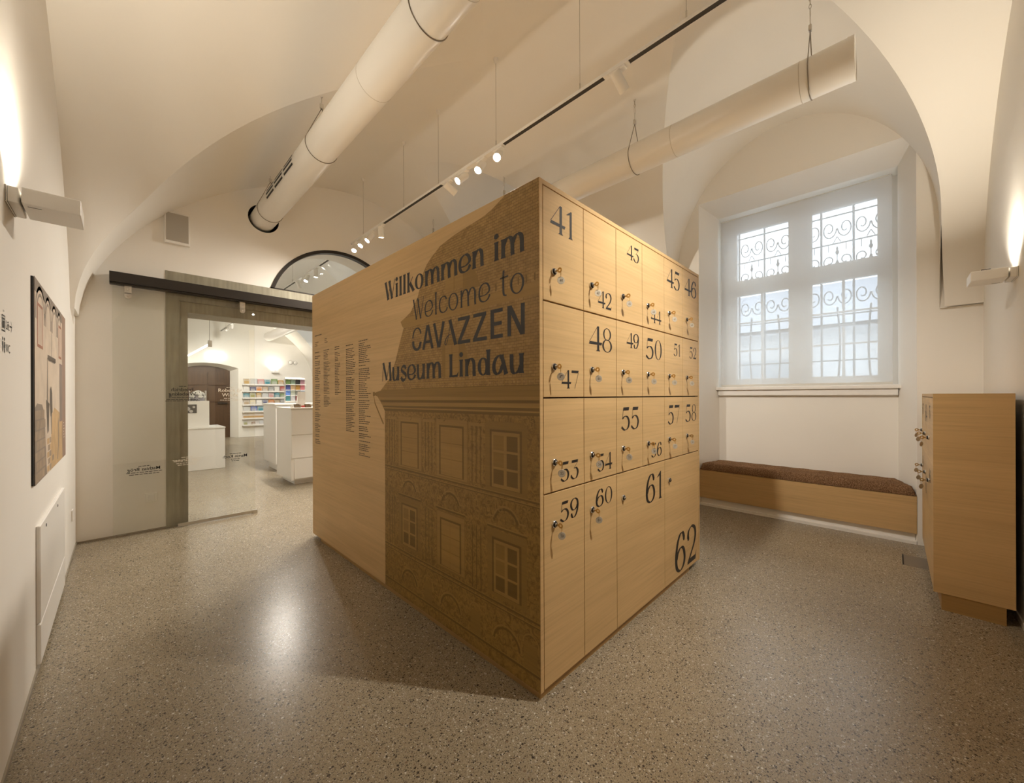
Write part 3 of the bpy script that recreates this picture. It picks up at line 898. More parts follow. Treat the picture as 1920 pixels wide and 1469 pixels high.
def make_key(n, loc, rot, label, group, pale):
    t = thing('locker_key', label, 'key', (0, 0, 0), group)
    KP[0].build('key', M_BRASS, t); KP[1].build('ring', M_BRASS, t)
    tg = KP[2].build('tag', M_TAGW if pale else M_TAG, t, True, 35)
    if n:
        q, _ = layout([digit(c) for c in str(n)])
        q = fit(q, -.0068, .0068, -.0055, .011)
        nx = Vector(TAGN).normalized(); ux = Vector((.78, -.62, 0)).normalized(); uz = nx.cross(ux)
        uz = uz if uz.z > 0 else -uz
        print_mesh('tag_number', q, lambda a, b, e: tuple(KP[3] + ux * a + uz * b + nx * (.0014 + e)), M_INK, tg)
    t.location = loc; t.rotation_euler = (0, 0, rot)
    return t
for n in range(41, 61):
    lx, lz = lock_at(n)
    row = ('top', 'second', 'third', 'bottom')[min(3, (n - 41) // 6)]
    which = ORD[(n - 41) % 6]
    make_key(n, (lx, BY0, lz), random.uniform(-.12, .2), 'brass key with round tag %d, %s from the near corner in the %s locker row' % (n, which, row), 'keys hanging in the locker block doors', n in (41, 42))

# ---- printed side: lettering
TX = BX0 - .0009
toS = lambda y0: (lambda a, b, e: (TX - e, y0 - a, b))          # panel x runs towards -Y
def side_text(glyphs, yl, yr, z0, h, name='lettering'):
    words, cur, x = [], [], 0.0
    for p, adv, sp_ in glyphs:
        if sp_: words.append(cur); cur = []
        cur += [[(a + x, b) for a, b in q] for q in p.q]; x += adv
    words.append(cur)
    allq = [q for w_ in words for q in w_]
    f = fit(allq, 0, yl - yr, z0, h); i = 0
    for w_ in words:
        print_mesh('word', f[i:i + len(w_)], lambda a, b, e: (TX - e, yl - a, b), M_INK, sp); i += len(w_)
side_text([letter(c, .165, .045) + (c == ' ',) for c in 'Willkommen im'], 2.236, 1.056, 1.786, .113)
side_text([letter(c, .095, .035) + (c == ' ',) for c in 'Welcome to'], 1.908, 1.060, 1.621, .115)
ac = {}
gl = []
for i, c in enumerate('CAVAZZEN'): gl.append(cap(c, 1 if (c == 'A' and i == 3) else 0) + (False,))
side_text(gl, 1.917, 1.058, 1.449, .128)
side_text([letter(c, .165, .045) + (c == ' ',) for c in 'Museum Lindau'], 2.270, 1.062, 1.291, .114)
# small print: five credit columns, every word a fine dash
def column(y0, wmax, z1, z0, step, heads=()):
    q = []; z = z1; k = 0
    rnd = random.Random(int(y0 * 1000))
    gap = 0
    while z > z0:
        hd = k in heads
        L = wmax * (rnd.uniform(.45, 1.0) if not hd else .75); x = 0
        if not hd and rnd.random() < .10: z -= step * .8
        while x < L:
            wd = rnd.uniform(.012, .034)
            wd = min(wd, L - x + .004)
            hh = step * (.48 if hd else .40)
            q.append([(x, z), (x + wd, z), (x + wd, z + hh), (x, z + hh)]); x += wd + .005
        z -= step * (1.35 if hd else 1); k += 1
    o = print_mesh('credits_text', q, lambda a, b, e: (TX - e, y0 - a, b), M_INKS, sp)
column(3.458, .125, 1.560, .795, .0150, (0, 12, 30))
column(3.262, .150, 1.565, 1.108, .0118, (0,))
column(3.031, .110, 1.570, 1.203, .0122, (0, 1))
column(2.823, .160, 1.562, .940, .0125, (0, 6, 12, 22, 34))
column(2.609, .185, 1.572, .790, .0128, (0,))
column(3.458, .20, 1.700, 1.685, .016, (0, 1)); column(3.458, .11, 1.645, 1.61, .014); column(3.24, .07, 1.655, 1.62, .014)

# ---- printed side: house facade (flat print in wood-brown tones)
P_BODY = oak('print_facade', (.48, .42, .22), 'ornament')
P_ROOF = oak('print_roof_tiles', (.67, .61, .41), 'tiles')
P_MID = oak('print_mid', (.45, .395, .205))
P_DARK = oak('print_dark', (.29, .25, .115))
P_LITE = oak('print_light', (.56, .495, .28))
P_WIN = oak('print_window', (.59, .52, .30))
FP = [P_BODY, P_ROOF, P_MID, P_DARK, P_LITE, P_WIN]
fp = MB(); LAY = [0]
def fpoly(pts, m, lay):
    pts = pts if sgn_area([(-y, z) for y, z in pts]) > 0 else pts[::-1]
    fp.poly([(BX0 - .0001 - lay * .00008, y, z) for y, z in pts], m)
def frect(ya, yb, za, zb, m, lay): fpoly([(ya, za), (ya, zb), (yb, zb), (yb, za)], m, lay)
E0 = BY0 + .0015
fpoly([(2.24, BZ0 + .002), (2.24, 1.107), (E0, 1.133), (E0, BZ0 + .002)], 0, 1)                     # facade wall
fpoly([(2.299, 1.231), (2.178, 1.307), (2.109, 1.403), (2.04, 1.54), (2.009, 1.593), (E0, 1.600), (E0, 1.20), (2.32, 1.20)], 1, 1)   # lower roof
fpoly([(2.009, 1.590), (2.026, 1.603), (2.045, 1.632), (1.995, 1.648), (E0, 1.650), (E0, 1.600)], 4, 1.5)
fpoly([(1.995, 1.648), (1.935, 1.672), (1.899, 1.706), (1.862, 1.74), (1.838, 1.785), (1.82, 1.835), (1.802, 1.865), (1.77, 1.90), (1.729, 1.926), (1.646, 1.966), (1.534, 1.986), (1.45, 1.995), (1.364, 2.001), (1.30, 2.008), (1.245, 2.022), (1.187, 2.045), (1.17, BZ1 - .002), (E0, BZ1 - .002), (E0, 1.650)], 1, 1)
fpoly([(2.387, 1.207), (2.387, 1.218), (2.299, 1.233), (2.20, 1.24), (E0, 1.24), (E0, 1.195), (2.33, 1.195)], 2, 2)  # eaves gutter
fpoly([(2.335, 1.195), (2.30, 1.165), (2.27, 1.14), (E0, 1.150), (E0, 1.195)], 4, 2)
fpoly([(2.30, 1.175), (2.285, 1.160), (E0, 1.168), (E0, 1.181)], 3, 3)
fpoly([(2.27, 1.14), (2.24, 1.107), (E0, 1.118), (E0, 1.150)], 3, 2)
fpoly([(2.262, 1.130), (2.255, 1.122), (E0, 1.130), (E0, 1.137)], 4, 3)
fpoly([(2.40, 1.200), (2.372, 1.200), (2.372, 1.225), (2.40, 1.225)], 2, 2.5); fpoly([(2.392, 1.20), (2.384, 1.20), (2.376, 1.15), (2.262, 1.02), (2.252, 1.03), (2.366, 1.155)], 2, 2.7)  # rain pipe
for i in range(26):                                                                     # eaves balustrade
    y = 1.005 + i * .034
    frect(y, y + .006, 1.243, 1.268, 2 if i % 2 else 4, 2)
frect(E0, 1.93, 1.268, 1.273, 4, 2); frect(E0, 1.93, 1.240, 1.243, 3, 2)
for i in range(9): frect(1.0 + i * .045, 1.008 + i * .045, 1.655, 1.685, 3, 2)
# dormers
frect(1.494, 1.603, 1.298, 1.452, 5, 2); fpoly([(1.63, 1.296), (1.63, 1.45), (1.60, 1.48), (1.49, 1.48), (1.45, 1.46), (1.40, 1.296)], 2, 1.6)
for z in (1.335, 1.372, 1.41): frect(1.494, 1.603, z, z + .003, 2, 3)
frect(1.546, 1.550, 1.298, 1.452, 2, 3)
frect(1.46, 1.60, 1.72, 1.86, 4, 2); fpoly([(1.46, 1.70), (1.46, 1.87), (1.40, 1.84), (1.33, 1.70)], 2, 2); frect(1.525, 1.532, 1.72, 1.86, 2, 3)
fpoly([(1.62, 1.86), (1.60, 1.90), (1.53, 1.915), (1.46, 1.90), (1.44, 1.86)], 1, 2)
# windows
def fwin(ya, yb, za, zb, dark):
    frect(ya - .042, yb + .042, za - .018, zb + .045, 2, 2)
    frect(ya - .036, yb + .036, za - .010, zb + .038, 4 if not dark else 2, 3)
    frect(ya - .012, yb + .012, za - .002, zb + .010, 3, 4)
    frect(ya, yb, za, zb, 5, 5)
    ym = (ya + yb) / 2
    if dark:
        for s in (0, 1):
            for k in range(3):
                a, b = (ya + .012, ym - .009) if s == 0 else (ym + .009, yb - .012)
                z0 = za + .01 + (zb - za - .02) * k / 3
                frect(a, b, z0 + .005, z0 + (zb - za - .02) / 3 - .005, 3 if (s == 0 or k == 0) else 2, 6)
    else:
        frect(ym - .005, ym + .005, za, zb, 4, 6)
        for t in (.33, .66): frect(ya, yb, za + (zb - za) * t, za + (zb - za) * t + .005, 2, 6)
fwin(1.866, 2.036, .800, 1.042, False); fwin(1.469, 1.647, .800, 1.042, False); fwin(1.089, 1.260, .800, 1.042, True)
fwin(1.880, 2.030, .340, .570, True); fwin(1.492, 1.643, .340, .570, False); fwin(1.094, 1.248, .340, .570, True)
# string courses, pilasters, pediments, arches
for z, hh in ((.770, .008), (.755, .004), (.295, .008), (.278, .005), (.085, .010)):
    frect(E0, 2.24, z, z + hh, 3, 2); frect(E0, 2.24, z + hh, z + hh + .004, 4, 2)
for yc in (1.757, 1.365, 2.15):
    for dy in (-.045, -.03, -.015, 0, .015, .03, .045): frect(yc + dy - .0025, yc + dy + .0025, .80, 1.06, 4 if int(dy * 1000) % 2 else 3, 2)
    for dy in (-.03, 0, .03): frect(yc + dy - .003, yc + dy + .003, .31, .60, 3, 2)
    frect(yc - .055, yc + .055, 1.06, 1.075, 4, 2)
def farc(yc, zc, r, t, m, lay, a0=.35, a1=PI - .35):
    for i in range(14):
        a, b = a0 + (a1 - a0) * i / 14, a0 + (a1 - a0) * (i + 1) / 14
        fpoly([(yc + r * math.cos(a), zc + r * math.sin(a)), (yc + r * math.cos(b), zc + r * math.sin(b)), (yc + (r - t) * math.cos(b), zc + (r - t) * math.sin(b)), (yc + (r - t) * math.cos(a), zc + (r - t) * math.sin(a))], m, lay)
for yc in (1.955, 1.567, 1.171):
    farc(yc, .640, .088, .007, 4, 3.2); farc(yc, .640, .078, .010, 3, 3.4); frect(yc - .115, yc - .075, .668, .674, 4, 3); frect(yc + .075, yc + .115, .668, .674, 4, 3)
    frect(yc - .12, yc + .12, .628, .634, 4, 3); frect(yc - .12, yc + .12, .620, .628, 3, 3)
    farc(yc, .668, .030, .012, 2, 3.6, 0, 2 * PI)
    farc(yc, .125, .095, .007, 4, 3.2, .2, PI - .2); farc(yc, .125, .085, .010, 3, 3.4, .2, PI - .2)
for yc in (1.765, 1.375, 1.032):
    farc(yc, .20, .045, .006, 4, 3.7, 0, PI); frect(yc - .036, yc + .036, .10, .205, 2, 2.3)
rng = random.Random(3)
for i in range(44):                                                    # scroll ornaments under the cornice
    farc(rng.uniform(1.0, 2.22), rng.uniform(1.075, 1.10) if i < 26 else rng.uniform(.69, .75), rng.uniform(.008, .018), .004, rng.choice([3, 4]), 4 + i * .02, rng.uniform(0, 2), rng.uniform(4, 6.2))
fo = fp.build('facade_print', FP, sp)
fo['label'] = 'brown toned print of an ornate old house facade'

# ================================================================== LOW LOCKER CABINET
CX0, CX1, CYB, CYF, CZ0, CZ1 = 3.20, 4.33, -.445, -.160, .092, 1.202
lc = thing('locker_cabinet', 'low oak locker cabinet against the wall beside the window bench', 'locker', ((CX0 + CX1) / 2, (CYB + CYF) / 2, 0))
part('side_panel', M_OAK, lc, CX0, CX0 + .02, CYB, CYF, CZ0, CZ1, bev=.001)
part('side_panel', M_OAK, lc, CX1 - .02, CX1, CYB, CYF, CZ0, CZ1, bev=.001)
part('top_panel', M_OAK, lc, CX0 + .02, CX1 - .02, CYB, CYF - .001, CZ1 - .02, CZ1, bev=.001)
part('carcass', M_GAP, lc, CX0 + .021, CX1 - .021, CYB + .001, CYF - .021, CZ0, CZ1 - .021)
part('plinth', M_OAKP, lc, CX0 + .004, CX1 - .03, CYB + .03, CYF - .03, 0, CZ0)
cw = (CX1 - CX0 - .04) / 3
keyspots = []
cn = 63
for r, (z0, z1) in enumerate(((.80, CZ1 - .022), (CZ0 + .002, .80))):
    for c in range(3):
        x0 = CX0 + .02 + c * cw; x1 = x0 + cw
        d = part('door', M_OAK, lc, x0 + G, x1 - G, CYF - .0195, CYF - .0005, z0 + G, z1 - G, bev=.0008)
        # the door faces +Y, so its print runs towards -X
        q, _ = layout([digit(k) for k in str(cn)])
        h = .078 if c != 1 else .115
        zb = (z1 - .05 - h) if r == 0 else (z1 - .06 - h - (.10 if c == 1 else 0))
        q = fit(q, 0, h * 1.65, zb, h)
        print_mesh('number', q, lambda a, b, e, x1=x1: (x1 - .05 - a, CYF + .0002 + e, b), M_INK, d)
        lx, lz = x0 + cw - .07, (.93 if r == 0 else .665)
        lo = bpy.data.objects.new('lock', LOCK); COL.objects.link(lo); lo.parent = d
        lo.location = Vector((lx, CYF - .0005, lz)) - lc.location; lo.rotation_euler = (0, 0, PI)
        keyspots.append((lx, lz, ('upper', 'lower')[r], ('nearest', 'middle', 'farthest')[c]))
        cn += 1
for lx, lz, r, c in keyspots:
    make_key(None, (lx, CYF, lz), PI + random.uniform(-.15, .15), 'small key with round tag in the %s %s door of the low cabinet' % (c, r), 'keys in the low locker cabinet', False)

# ================================================================== BENCH
bn = thing('window_bench', 'built-in oak bench box on a white plinth under the window', 'bench', (4.62, .69, 0))
m = MB()
P = [(XW + .002, N1[0] + .004), (XBACK - .004, B1[0] + .004), (XBACK - .004, B1[1] - .004), (XW + .002, N1[1] - .004)]
def prism(m, P, z0, z1, mt=0):
    m.poly([(x, y, z1) for x, y in P]); m.poly([(x, y, z0) for x, y in P][::-1])
    for i in range(len(P)):
        a, b = P[i], P[(i + 1) % len(P)]
        m.poly([(a[0], a[1], z0), (b[0], b[1], z0), (b[0], b[1], z1), (a[0], a[1], z1)])
prism(m, [(XW + .024, N1[0] + .012), (XBACK - .006, B1[0] + .006), (XBACK - .006, B1[1] - .006), (XW + .024, N1[1] - .012)], .085, .372)
m.build('bench_box', M_OAK, bn)
fb = MB(); fb.box(XW - .004, XW + .02, N1[0] + .002, N1[1] - .002, .085, .383); bevel(fb.build('front_board', M_OAK, bn), .001, 1)
fb = MB(); fb.box(XW + .03, XW + .06, N1[0] + .012, N1[1] - .012, 0, .085); fb.box(XW - .006, XW + .03, N1[0] + .004, N1[1] - .004, 0, .024); fb.build('plinth', M_WHITE, bn)
# cushion
cu = MB()
nx, ny = 22, 90
def cush(i, j):
    u, v = i / nx, j / ny
    x = XW - .008 + u * (XBACK - .012 - XW + .008)
    t = (x - XW) / (XBACK - XW)
    ya = N1[0] + (B1[0] - N1[0]) * max(0, t) + .008; yb = N1[1] + (B1[1] - N1[1]) * max(0, t) - .008
    y = ya + (yb - ya) * v
    e = min(u * (XBACK - XW), (1 - u) * (XBACK - XW), v * (yb - ya), (1 - v) * (yb - ya)) / .032
    rise = math.sqrt(max(0, 1 - (1 - min(1, e)) ** 2))
    tuft = .006 * math.exp(-((u - .42) / .05) ** 2)
    return (x, y, .402 + .062 * rise - tuft + .0025 * math.sin(y * 37) * math.sin(x * 51))
base = len(cu.v)
for i in range(nx + 1):
    for j in range(ny + 1): cu.v.append(cush(i, j))
for i in range(nx):
    for j in range(ny):
        a = i * (ny + 1) + j
        cu.f.append((a, a + ny + 1, a + ny + 2, a + 1)); cu.m.append(0)
rim = [i * (ny + 1) for i in range(nx + 1)] + [nx * (ny + 1) + j for j in range(1, ny + 1)] + [i * (ny + 1) + ny for i in range(nx - 1, -1, -1)] + [j for j in range(ny - 1, 0, -1)]
lowb = len(cu.v)
for k in rim: cu.v.append((cu.v[k][0], cu.v[k][1], .386))
for k in range(len(rim)):
    l = (k + 1) % len(rim)
    cu.f.append((rim[k], lowb + k, lowb + l, rim[l])); cu.m.append(0)
cu.f.append(tuple(range(lowb, lowb + len(rim)))); cu.m.append(0)
tag(cu.build('bench_cushion', M_PILE, None, True, 60), 'long brown deep-pile cushion lying on the oak window bench', 'cushion')

# ================================================================== BLIND, GRILLE, OUTSIDE
bl = thing('roller_blind', 'pale translucent roller blind drawn down over the white window', 'blind', (4.80, .69, 1.31))
y0, y1, z0, z1 = .000, 1.385, 1.310, 3.150
m = MB(); m.poly([(4.802, y0, z0), (4.802, y1, z0), (4.802, y1, z1), (4.802, y0, z1)]); m.build('blind_fabric', M_BLIND, bl)
m = MB(); m.box(4.795, 4.809, y0, y1, z0 - .022, z0); m.build('bottom_bar', plain('blind_bar', (.62, .60, .55), .5), bl)
m = MB(); m.tube([(4.812, y0 + .005, z1), (4.812, y1 - .005, z1)], .009, 10); m.build('roller', M_WHITE, bl, True, 50)
b2 = thing('roller_blind', 'second roller blind at the window behind the locker block', 'blind', (4.80, 2 * YM - .69, 1.31))
m = MB(); m.poly([(4.802, 2 * YM - y1, z0), (4.802, 2 * YM - y0, z0), (4.802, 2 * YM - y0, z1), (4.802, 2 * YM - y1, z1)]); m.build('blind_fabric', M_BLIND, b2)
m = MB(); m.box(4.795, 4.809, 2 * YM - y1, 2 * YM - y0, z0 - .022, z0); m.build('bottom_bar', M_WHITE, b2)

gr = thing('window_grille', 'wrought iron scroll grille outside the window', 'grille', (5.08, .69, 1.29))
GX = 5.20
def gt(P, r, name): 
    m = MB(); m.tube([(GX, y, z) for y, z in P], r, 6); m.build(name, M_IRON, gr, True, 50)
ybars = [.021 + .256 * k for k in range(6)]
for y in ybars: gt([(y, 1.30), (y, 3.2)], .010, 'upright_bar')
for z in (1.55, 2.02, 2.50, 2.76, 3.05): gt([(-.10, z), (1.48, z)], .0075, 'cross_bar')
def spiral(cx, cz, r, s, up, turns=1.35):
    return [(cx + s * (r * (1 - .72 * t)) * math.cos(PI / 2 + up * t * turns * 2 * PI * .5 * 2 / 2), cz + (r * (1 - .72 * t)) * math.sin(PI / 2 * up + t * turns * PI * 1.0)) for t in [i / 26 for i in range(27)]]
def scroll(y, z, w, h, s, flip):
    P = []
    for i in range(34):
        t = i / 33; a = -PI * .1 + t * 2.9 * PI; rr = 1 - .70 * t
        P.append((y + s * w * .5 * (1 - math.cos(a) * rr) - s * w * .02, z + flip * h * .5 * math.sin(a) * rr))
    return P
for k in range(5):
    ym = (ybars[k] + ybars[k + 1]) / 2
    for s in (-1, 1):
        for z, h, fl_ in ((2.915, .20, 1), (2.585, .15, 1), (2.215, .19, 1)):
            P = []
            for i in range(34):
                t = i / 33; a = PI + t * 2.7 * PI; rr = .5 - .36 * t
                P.append((ym + s * (.064 + .060 * (rr / .5) * math.cos(a)), z + fl_ * h * rr * math.sin(a)))
            gt(P, .0055, 'scroll')
    m = MB()
    for z in (2.62, 2.36):
        prof = [(0, -.045), (.011, -.03), (.018, -.008), (.008, .012), (.010, .03), (0, .06)]
        m.lathe(prof, 8, (GX, ym, z + .06), (0, 0, 1))
    m.build('finial', M_IRON, gr, True, 40)
    for s in (-1, 1): gt([(ym + s * .07, 2.76), (ym + s * .07, 2.68)], .0035, 'drop')
    gt([(ym, 2.70), (ym, 2.52)], .004, 'stem'); gt([(ym, 2.83), (ym + .03, 2.77)], .004, 'stem'); gt([(ym, 2.83), (ym - .03, 2.77)], .004, 'stem')
    P = [(ym - .02 * math.sin(t * PI) * (1 if k % 2 else -1), 2.1 - .8 * t) for t in [i / 10 for i in range(11)]]
    gt(P, .009, 'bowed_bar')

hb = thing('house', 'pale house with a sloping roof standing outside the window', 'building', (11.5, 1.0, 0))
m = MB(); m.box(9.5, 13.5, -7, 9, -1, 2.6)
M_HOUSE = plain('house_render', (.52, .54, .56), .9)
m.build('wall', M_HOUSE, hb)
m = MB(); R_ = [(9.2, 2.5), (11.5, 3.75), (13.8, 2.5)]
for ya, yb in ((-7.3, 9.3),):
    for (xa, za), (xb, zb) in zip(R_[:-1], R_[1:]):
        m.poly([(xa, ya, za), (xb, ya, zb), (xb, yb, zb), (xa, yb, za)]); m.poly([(xa, ya, za - .1), (xb, ya, zb - .1), (xb, yb, zb - .1), (xa, yb, za - .1)][::-1])
    for y in (ya, yb): m.poly([(9.2, y, 2.5), (11.5, y, 3.75), (13.8, y, 2.5)])
m.build('roof', plain('house_roof', (.36, .38, .42), .9), hb)
for k in range(4):
    m = MB(); m.box(9.46, 9.52, -5.5 + k * 3.4, -4.5 + k * 3.4, .5, 1.9); m.build('house_window', plain('house_window_%d' % k, (.30, .34, .38), .3), hb)
g = MB(); g.poly([(5.3, -30, -.6), (60, -30, -.6), (60, 40, -.6), (5.3, 40, -.6)])
struct('ground_outside', g, plain('outdoor_paving', (.68, .69, .70), .9))

# ================================================================== DUCTS
def duct(name, label, X, Z, R, Y0, Y1, seams, hangers, slots=None, endcap=False, hang_top=3.55):
    t = thing(name, label, 'air duct', (X, (Y0 + Y1) / 2, Z - R))
    ys = [Y0] + seams + [Y1]
    seg = 48
    for a, b in zip(ys[:-1], ys[1:]):
        m = MB(); m.lathe([(R, a + .0012), (R, b - .0012)], seg, (X, 0, Z), (0, 1, 0))
        m.build('duct_section', M_DUCT, t, True)
    for s in seams:
        m = MB(); m.lathe([(R - .003, s - .002), (R + .0007, s - .0016), (R + .0007, s + .0016), (R - .003, s + .002)], seg, (X, 0, Z), (0, 1, 0)); m.build('seam', M_WIRE if False else plain('seam_%s_%d' % (name, int(s * 100)), (.55, .50, .42), .5), t, True)
    if endcap:
        m = MB(); m.disc((X, Y0 + .004, Z), (0, -1, 0), R, 40); m.lathe([(R + .002, 0), (R + .002, .03)], 40, (X, Y0, Z), (0, 1, 0)); m.build('end_cap', M_DUCT, t, True, 30)
    for y, ztop in hangers:
        m = MB()
        ring = [(X + (R + .003) * math.cos(a), y, Z + (R + .003) * math.sin(a)) for a in [PI * (.93 + 1.14 * i / 30) - .0 for i in range(31)]]
        top = (X, y, Z + R + .175)
        m.tube([top] + ring + [top], .0026, 6)
        m.build('cable_sling', M_WIRE, t, True)
        m = MB(); m.box(X - .012, X + .012, y - .008, y + .008, Z + R + .172, Z + R + .208); bevel(m.build('cable_clamp', M_STEEL, t), .003)
        m = MB(); zc = Z + R + .208
        m.tube([(X, y, zc), (X, y, zc + .05)], .0025, 6)
        m.tube([(X + .010 * math.sin(a), y, zc + .075 - .028 * math.cos(a)) for a in [2 * PI * i / 14 for i in range(14)]], .0022, 6, closed=True)
        z = zc + .10
        k = 0
        while z < ztop - .02:
            dx, dy = (.006, 0) if k % 2 else (0, .006)
            m.tube([(X + dx * math.sin(a), y + dy * math.sin(a), z + .013 - .015 * math.cos(a)) for a in [2 * PI * i / 10 for i in range(10)]], .0020, 5, closed=True)
            z += .024; k += 1
        m.tube([(X, y, z), (X, y, ztop)], .0025, 6)
        m.build('hanger_chain', M_STEEL, t, True)
    if slots:
        for row, ang in enumerate(slots[1]):
            for (a, b) in slots[0]:
                m = MB()
                n0 = Vector((math.cos(ang), 0, math.sin(ang))); tn = Vector((-math.sin(ang), 0, math.cos(ang)))
                o = Vector((X, 0, Z)) + n0 * (R + .0012)
                for w0, w1, mt, dz in ((-.012, .012, 0, .0006), (-.0085, .0085, 1, .0012)):
                    a2, b2 = (a, b) if mt == 0 else (a + .006, b - .006)
                    pts = [o + tn * w0 + n0 * dz + Vector((0, a2, 0)), o + tn * w0 + n0 * dz + Vector((0, b2, 0)), o + tn * w1 + n0 * dz + Vector((0, b2, 0)), o + tn * w1 + n0 * dz + Vector((0, a2, 0))]
                    m.poly(pts if (pts[1] - pts[0]).cross(pts[2] - pts[0]).dot(n0) > 0 else pts[::-1], mt)
                m.build('air_slot', [M_DUCT, M_BLACK], t)
    return t
duct('air_duct', 'white round duct with slots running from the end wall overhead', DUX, DUZ, .114, YN + .15, YG + .2, [1.35, 2.20], [(.58, 3.56), (3.065, 3.58), (4.486, 3.55), (1.62, 3.58)],
     ([(3.38, 3.62), (3.65, 3.89), (3.92, 4.16)], [PI * .92, PI * 1.01, PI * 1.10]))
duct('air_duct', 'white round duct hanging in front of the window', 2.90, 3.089, .111, .1435, YG, [.389, 1.144, 2.41], [(.346, 3.62), (1.468, 3.58), (2.97, 3.58), (4.31, 3.58)], None, True)

# ================================================================== TRACK AND SPOTS
TRX, TRZ = 1.955, 3.037
def track(name, label, Y0, Y1, wires, zc, fills):
    t = thing(name, label, 'light track', (TRX, (Y0 + Y1) / 2, TRZ))
    m = MB()
    m.box(TRX - .017, TRX - .014, Y0, Y1, TRZ - .016, TRZ + .002); m.box(TRX + .014, TRX + .017, Y0, Y1, TRZ - .016, TRZ + .002); m.box(TRX - .014, TRX + .014, Y0, Y1, TRZ - .004, TRZ + .002)
    m.build('rail', M_WHITE, t)
    m = MB(); m.box(TRX - .0139, TRX + .0139, Y0 + .01, Y1 - .01, TRZ - .0145, TRZ - .004); m.build('slot', M_SLOT, t)
    for k, (a, b) in enumerate(fills):
        m = MB(); m.box(TRX - .0175, TRX + .0175, a, b, TRZ - .020, TRZ - .0155); m.build('slot_cover', M_WHITE, t)
    for y in wires:
        m = MB(); m.tube([(TRX, y, TRZ + .03), (TRX, y, zc)], .0011, 6); m.build('suspension_wire', M_WIRE, t, True)
        m = MB(); m.tube([(TRX, y, TRZ + .002), (TRX, y, TRZ + .05)], .0045, 10); m.box(TRX - .012, TRX + .012, y - .004, y + .004, TRZ + .002, TRZ + .009)
        m.build('wire_grip', M_STEEL, t, True, 40)
        m = MB(); m.lathe([(0, -.035), (.010, -.03), (.018, -.008), (.018, .006)], 16, (TRX, y, zc), (0, 0, 1)); m.build('ceiling_cup', M_WHITE, t, True, 50)
    return t
track('light_track', 'white suspended light track with a dark slot above the lockers', YN + .25, YG - .12, [.717, 1.343, 2.086, 2.823, 3.412, 4.312], 3.694, [(1.019, 1.175), (2.001, 2.761), (3.818, 4.60)])
track('light_track', 'white suspended light track in the shop beyond the fanlight', YG2 + .12, YB - .3, [5.5, 6.9, 8.3, 9.8, 11.2, 12.6], 3.67, [(5.7, 6.75), (11.6, 12.4)])
def spot(Y, aim, label, group, power, angle=1.25, X=TRX, on=True):
    """cylinder spotlight on an arm below the track; aim is a point in the room"""
    piv = Vector((X, Y, TRZ - .062))
    dr = (Vector(aim) - piv).normalized()
    t = thing('track_spotlight', label, 'spotlight', (X, Y, TRZ - .02), group)
    m = MB(); m.box(X - .017, X + .017, Y - .05, Y + .05, TRZ - .034, TRZ - .020); bevel(m.build('adapter', M_WHITE2, t), .002, 1)
    m = MB(); m.tube([(X, Y, TRZ - .034), tuple(piv)], .0075, 12); m.build('arm', M_WHITE2, t, True, 40)
    c0 = piv - dr * .035
    m = MB(); m.lathe([(0, 0), (.026, 0), (.029, .004), (.029, .112), (.0265, .112), (.0255, .100)], 28, c0, dr); m.build('lamp_body', M_WHITE2, t, True, 35)
    m = MB(); m.disc(c0 + dr * .101, dr, .0258, 24); m.build('lens', M_SPOT if on else M_WHITE2, t)
    if on:
        L = bpy.data.lights.new('spot', 'SPOT'); L.energy = power; L.color = WARM; L.spot_size = angle; L.spot_blend = .9; L.shadow_soft_size = .028
        lo = bpy.data.objects.new('spot_beam', L); COL.objects.link(lo); lo.parent = t
        lo.location = c0 + dr * .118 - Vector(t.location)
        lo.rotation_euler = dr.to_track_quat('-Z', 'Y').to_euler()
    return t
GS = 'spotlights on the track above the lockers'
spot(-0.21, (1.95, .98, 1.25), 'white track spotlight above the aisle before the locker doors', GS, SPOT_W * 1.75, 1.25)
spot(1.09, (4.35, .55, .7), 'single white spotlight between two bare lengths of track', GS, SPOT_W * 1.2, 1.2)
spot(2.06, (.2, .9, .8), 'brightest spotlight of the cluster over the locker block', GS, SPOT_W * .33, 1.4)
spot(2.25, (.1, 1.9, .4), 'second spotlight of the cluster over the locker block', GS, SPOT_W * .33, 1.4)
spot(2.47, (-.2, 2.9, .9), 'third glaring spotlight of the cluster over the locker block', GS, SPOT_W * .33, 1.4)
spot(2.68, (4.45, 2.3, 1.7), 'downturned spotlight at the far end of the cluster over the lockers', GS, SPOT_W * .9, 1.5)
spot(3.89, (2.4, 4.4, 0), 'downturned spotlight nearest the bare track towards the end wall', GS, SPOT_W, 1.5)
spot(4.12, (.3, 4.2, .7), 'small glaring spotlight next to the downturned one near the fanlight', GS, SPOT_W * .75, 2.05)
spot(4.32, (.4, 3.8, .3), 'middle glaring spotlight of the cluster near the fanlight', GS, SPOT_W * .65, 2.0)
spot(4.53, (.7, 3.3, 0), 'large glaring spotlight right before the fanlight', GS, SPOT_W * .5, 1.5)
GP = 'spotlights on the shop track'
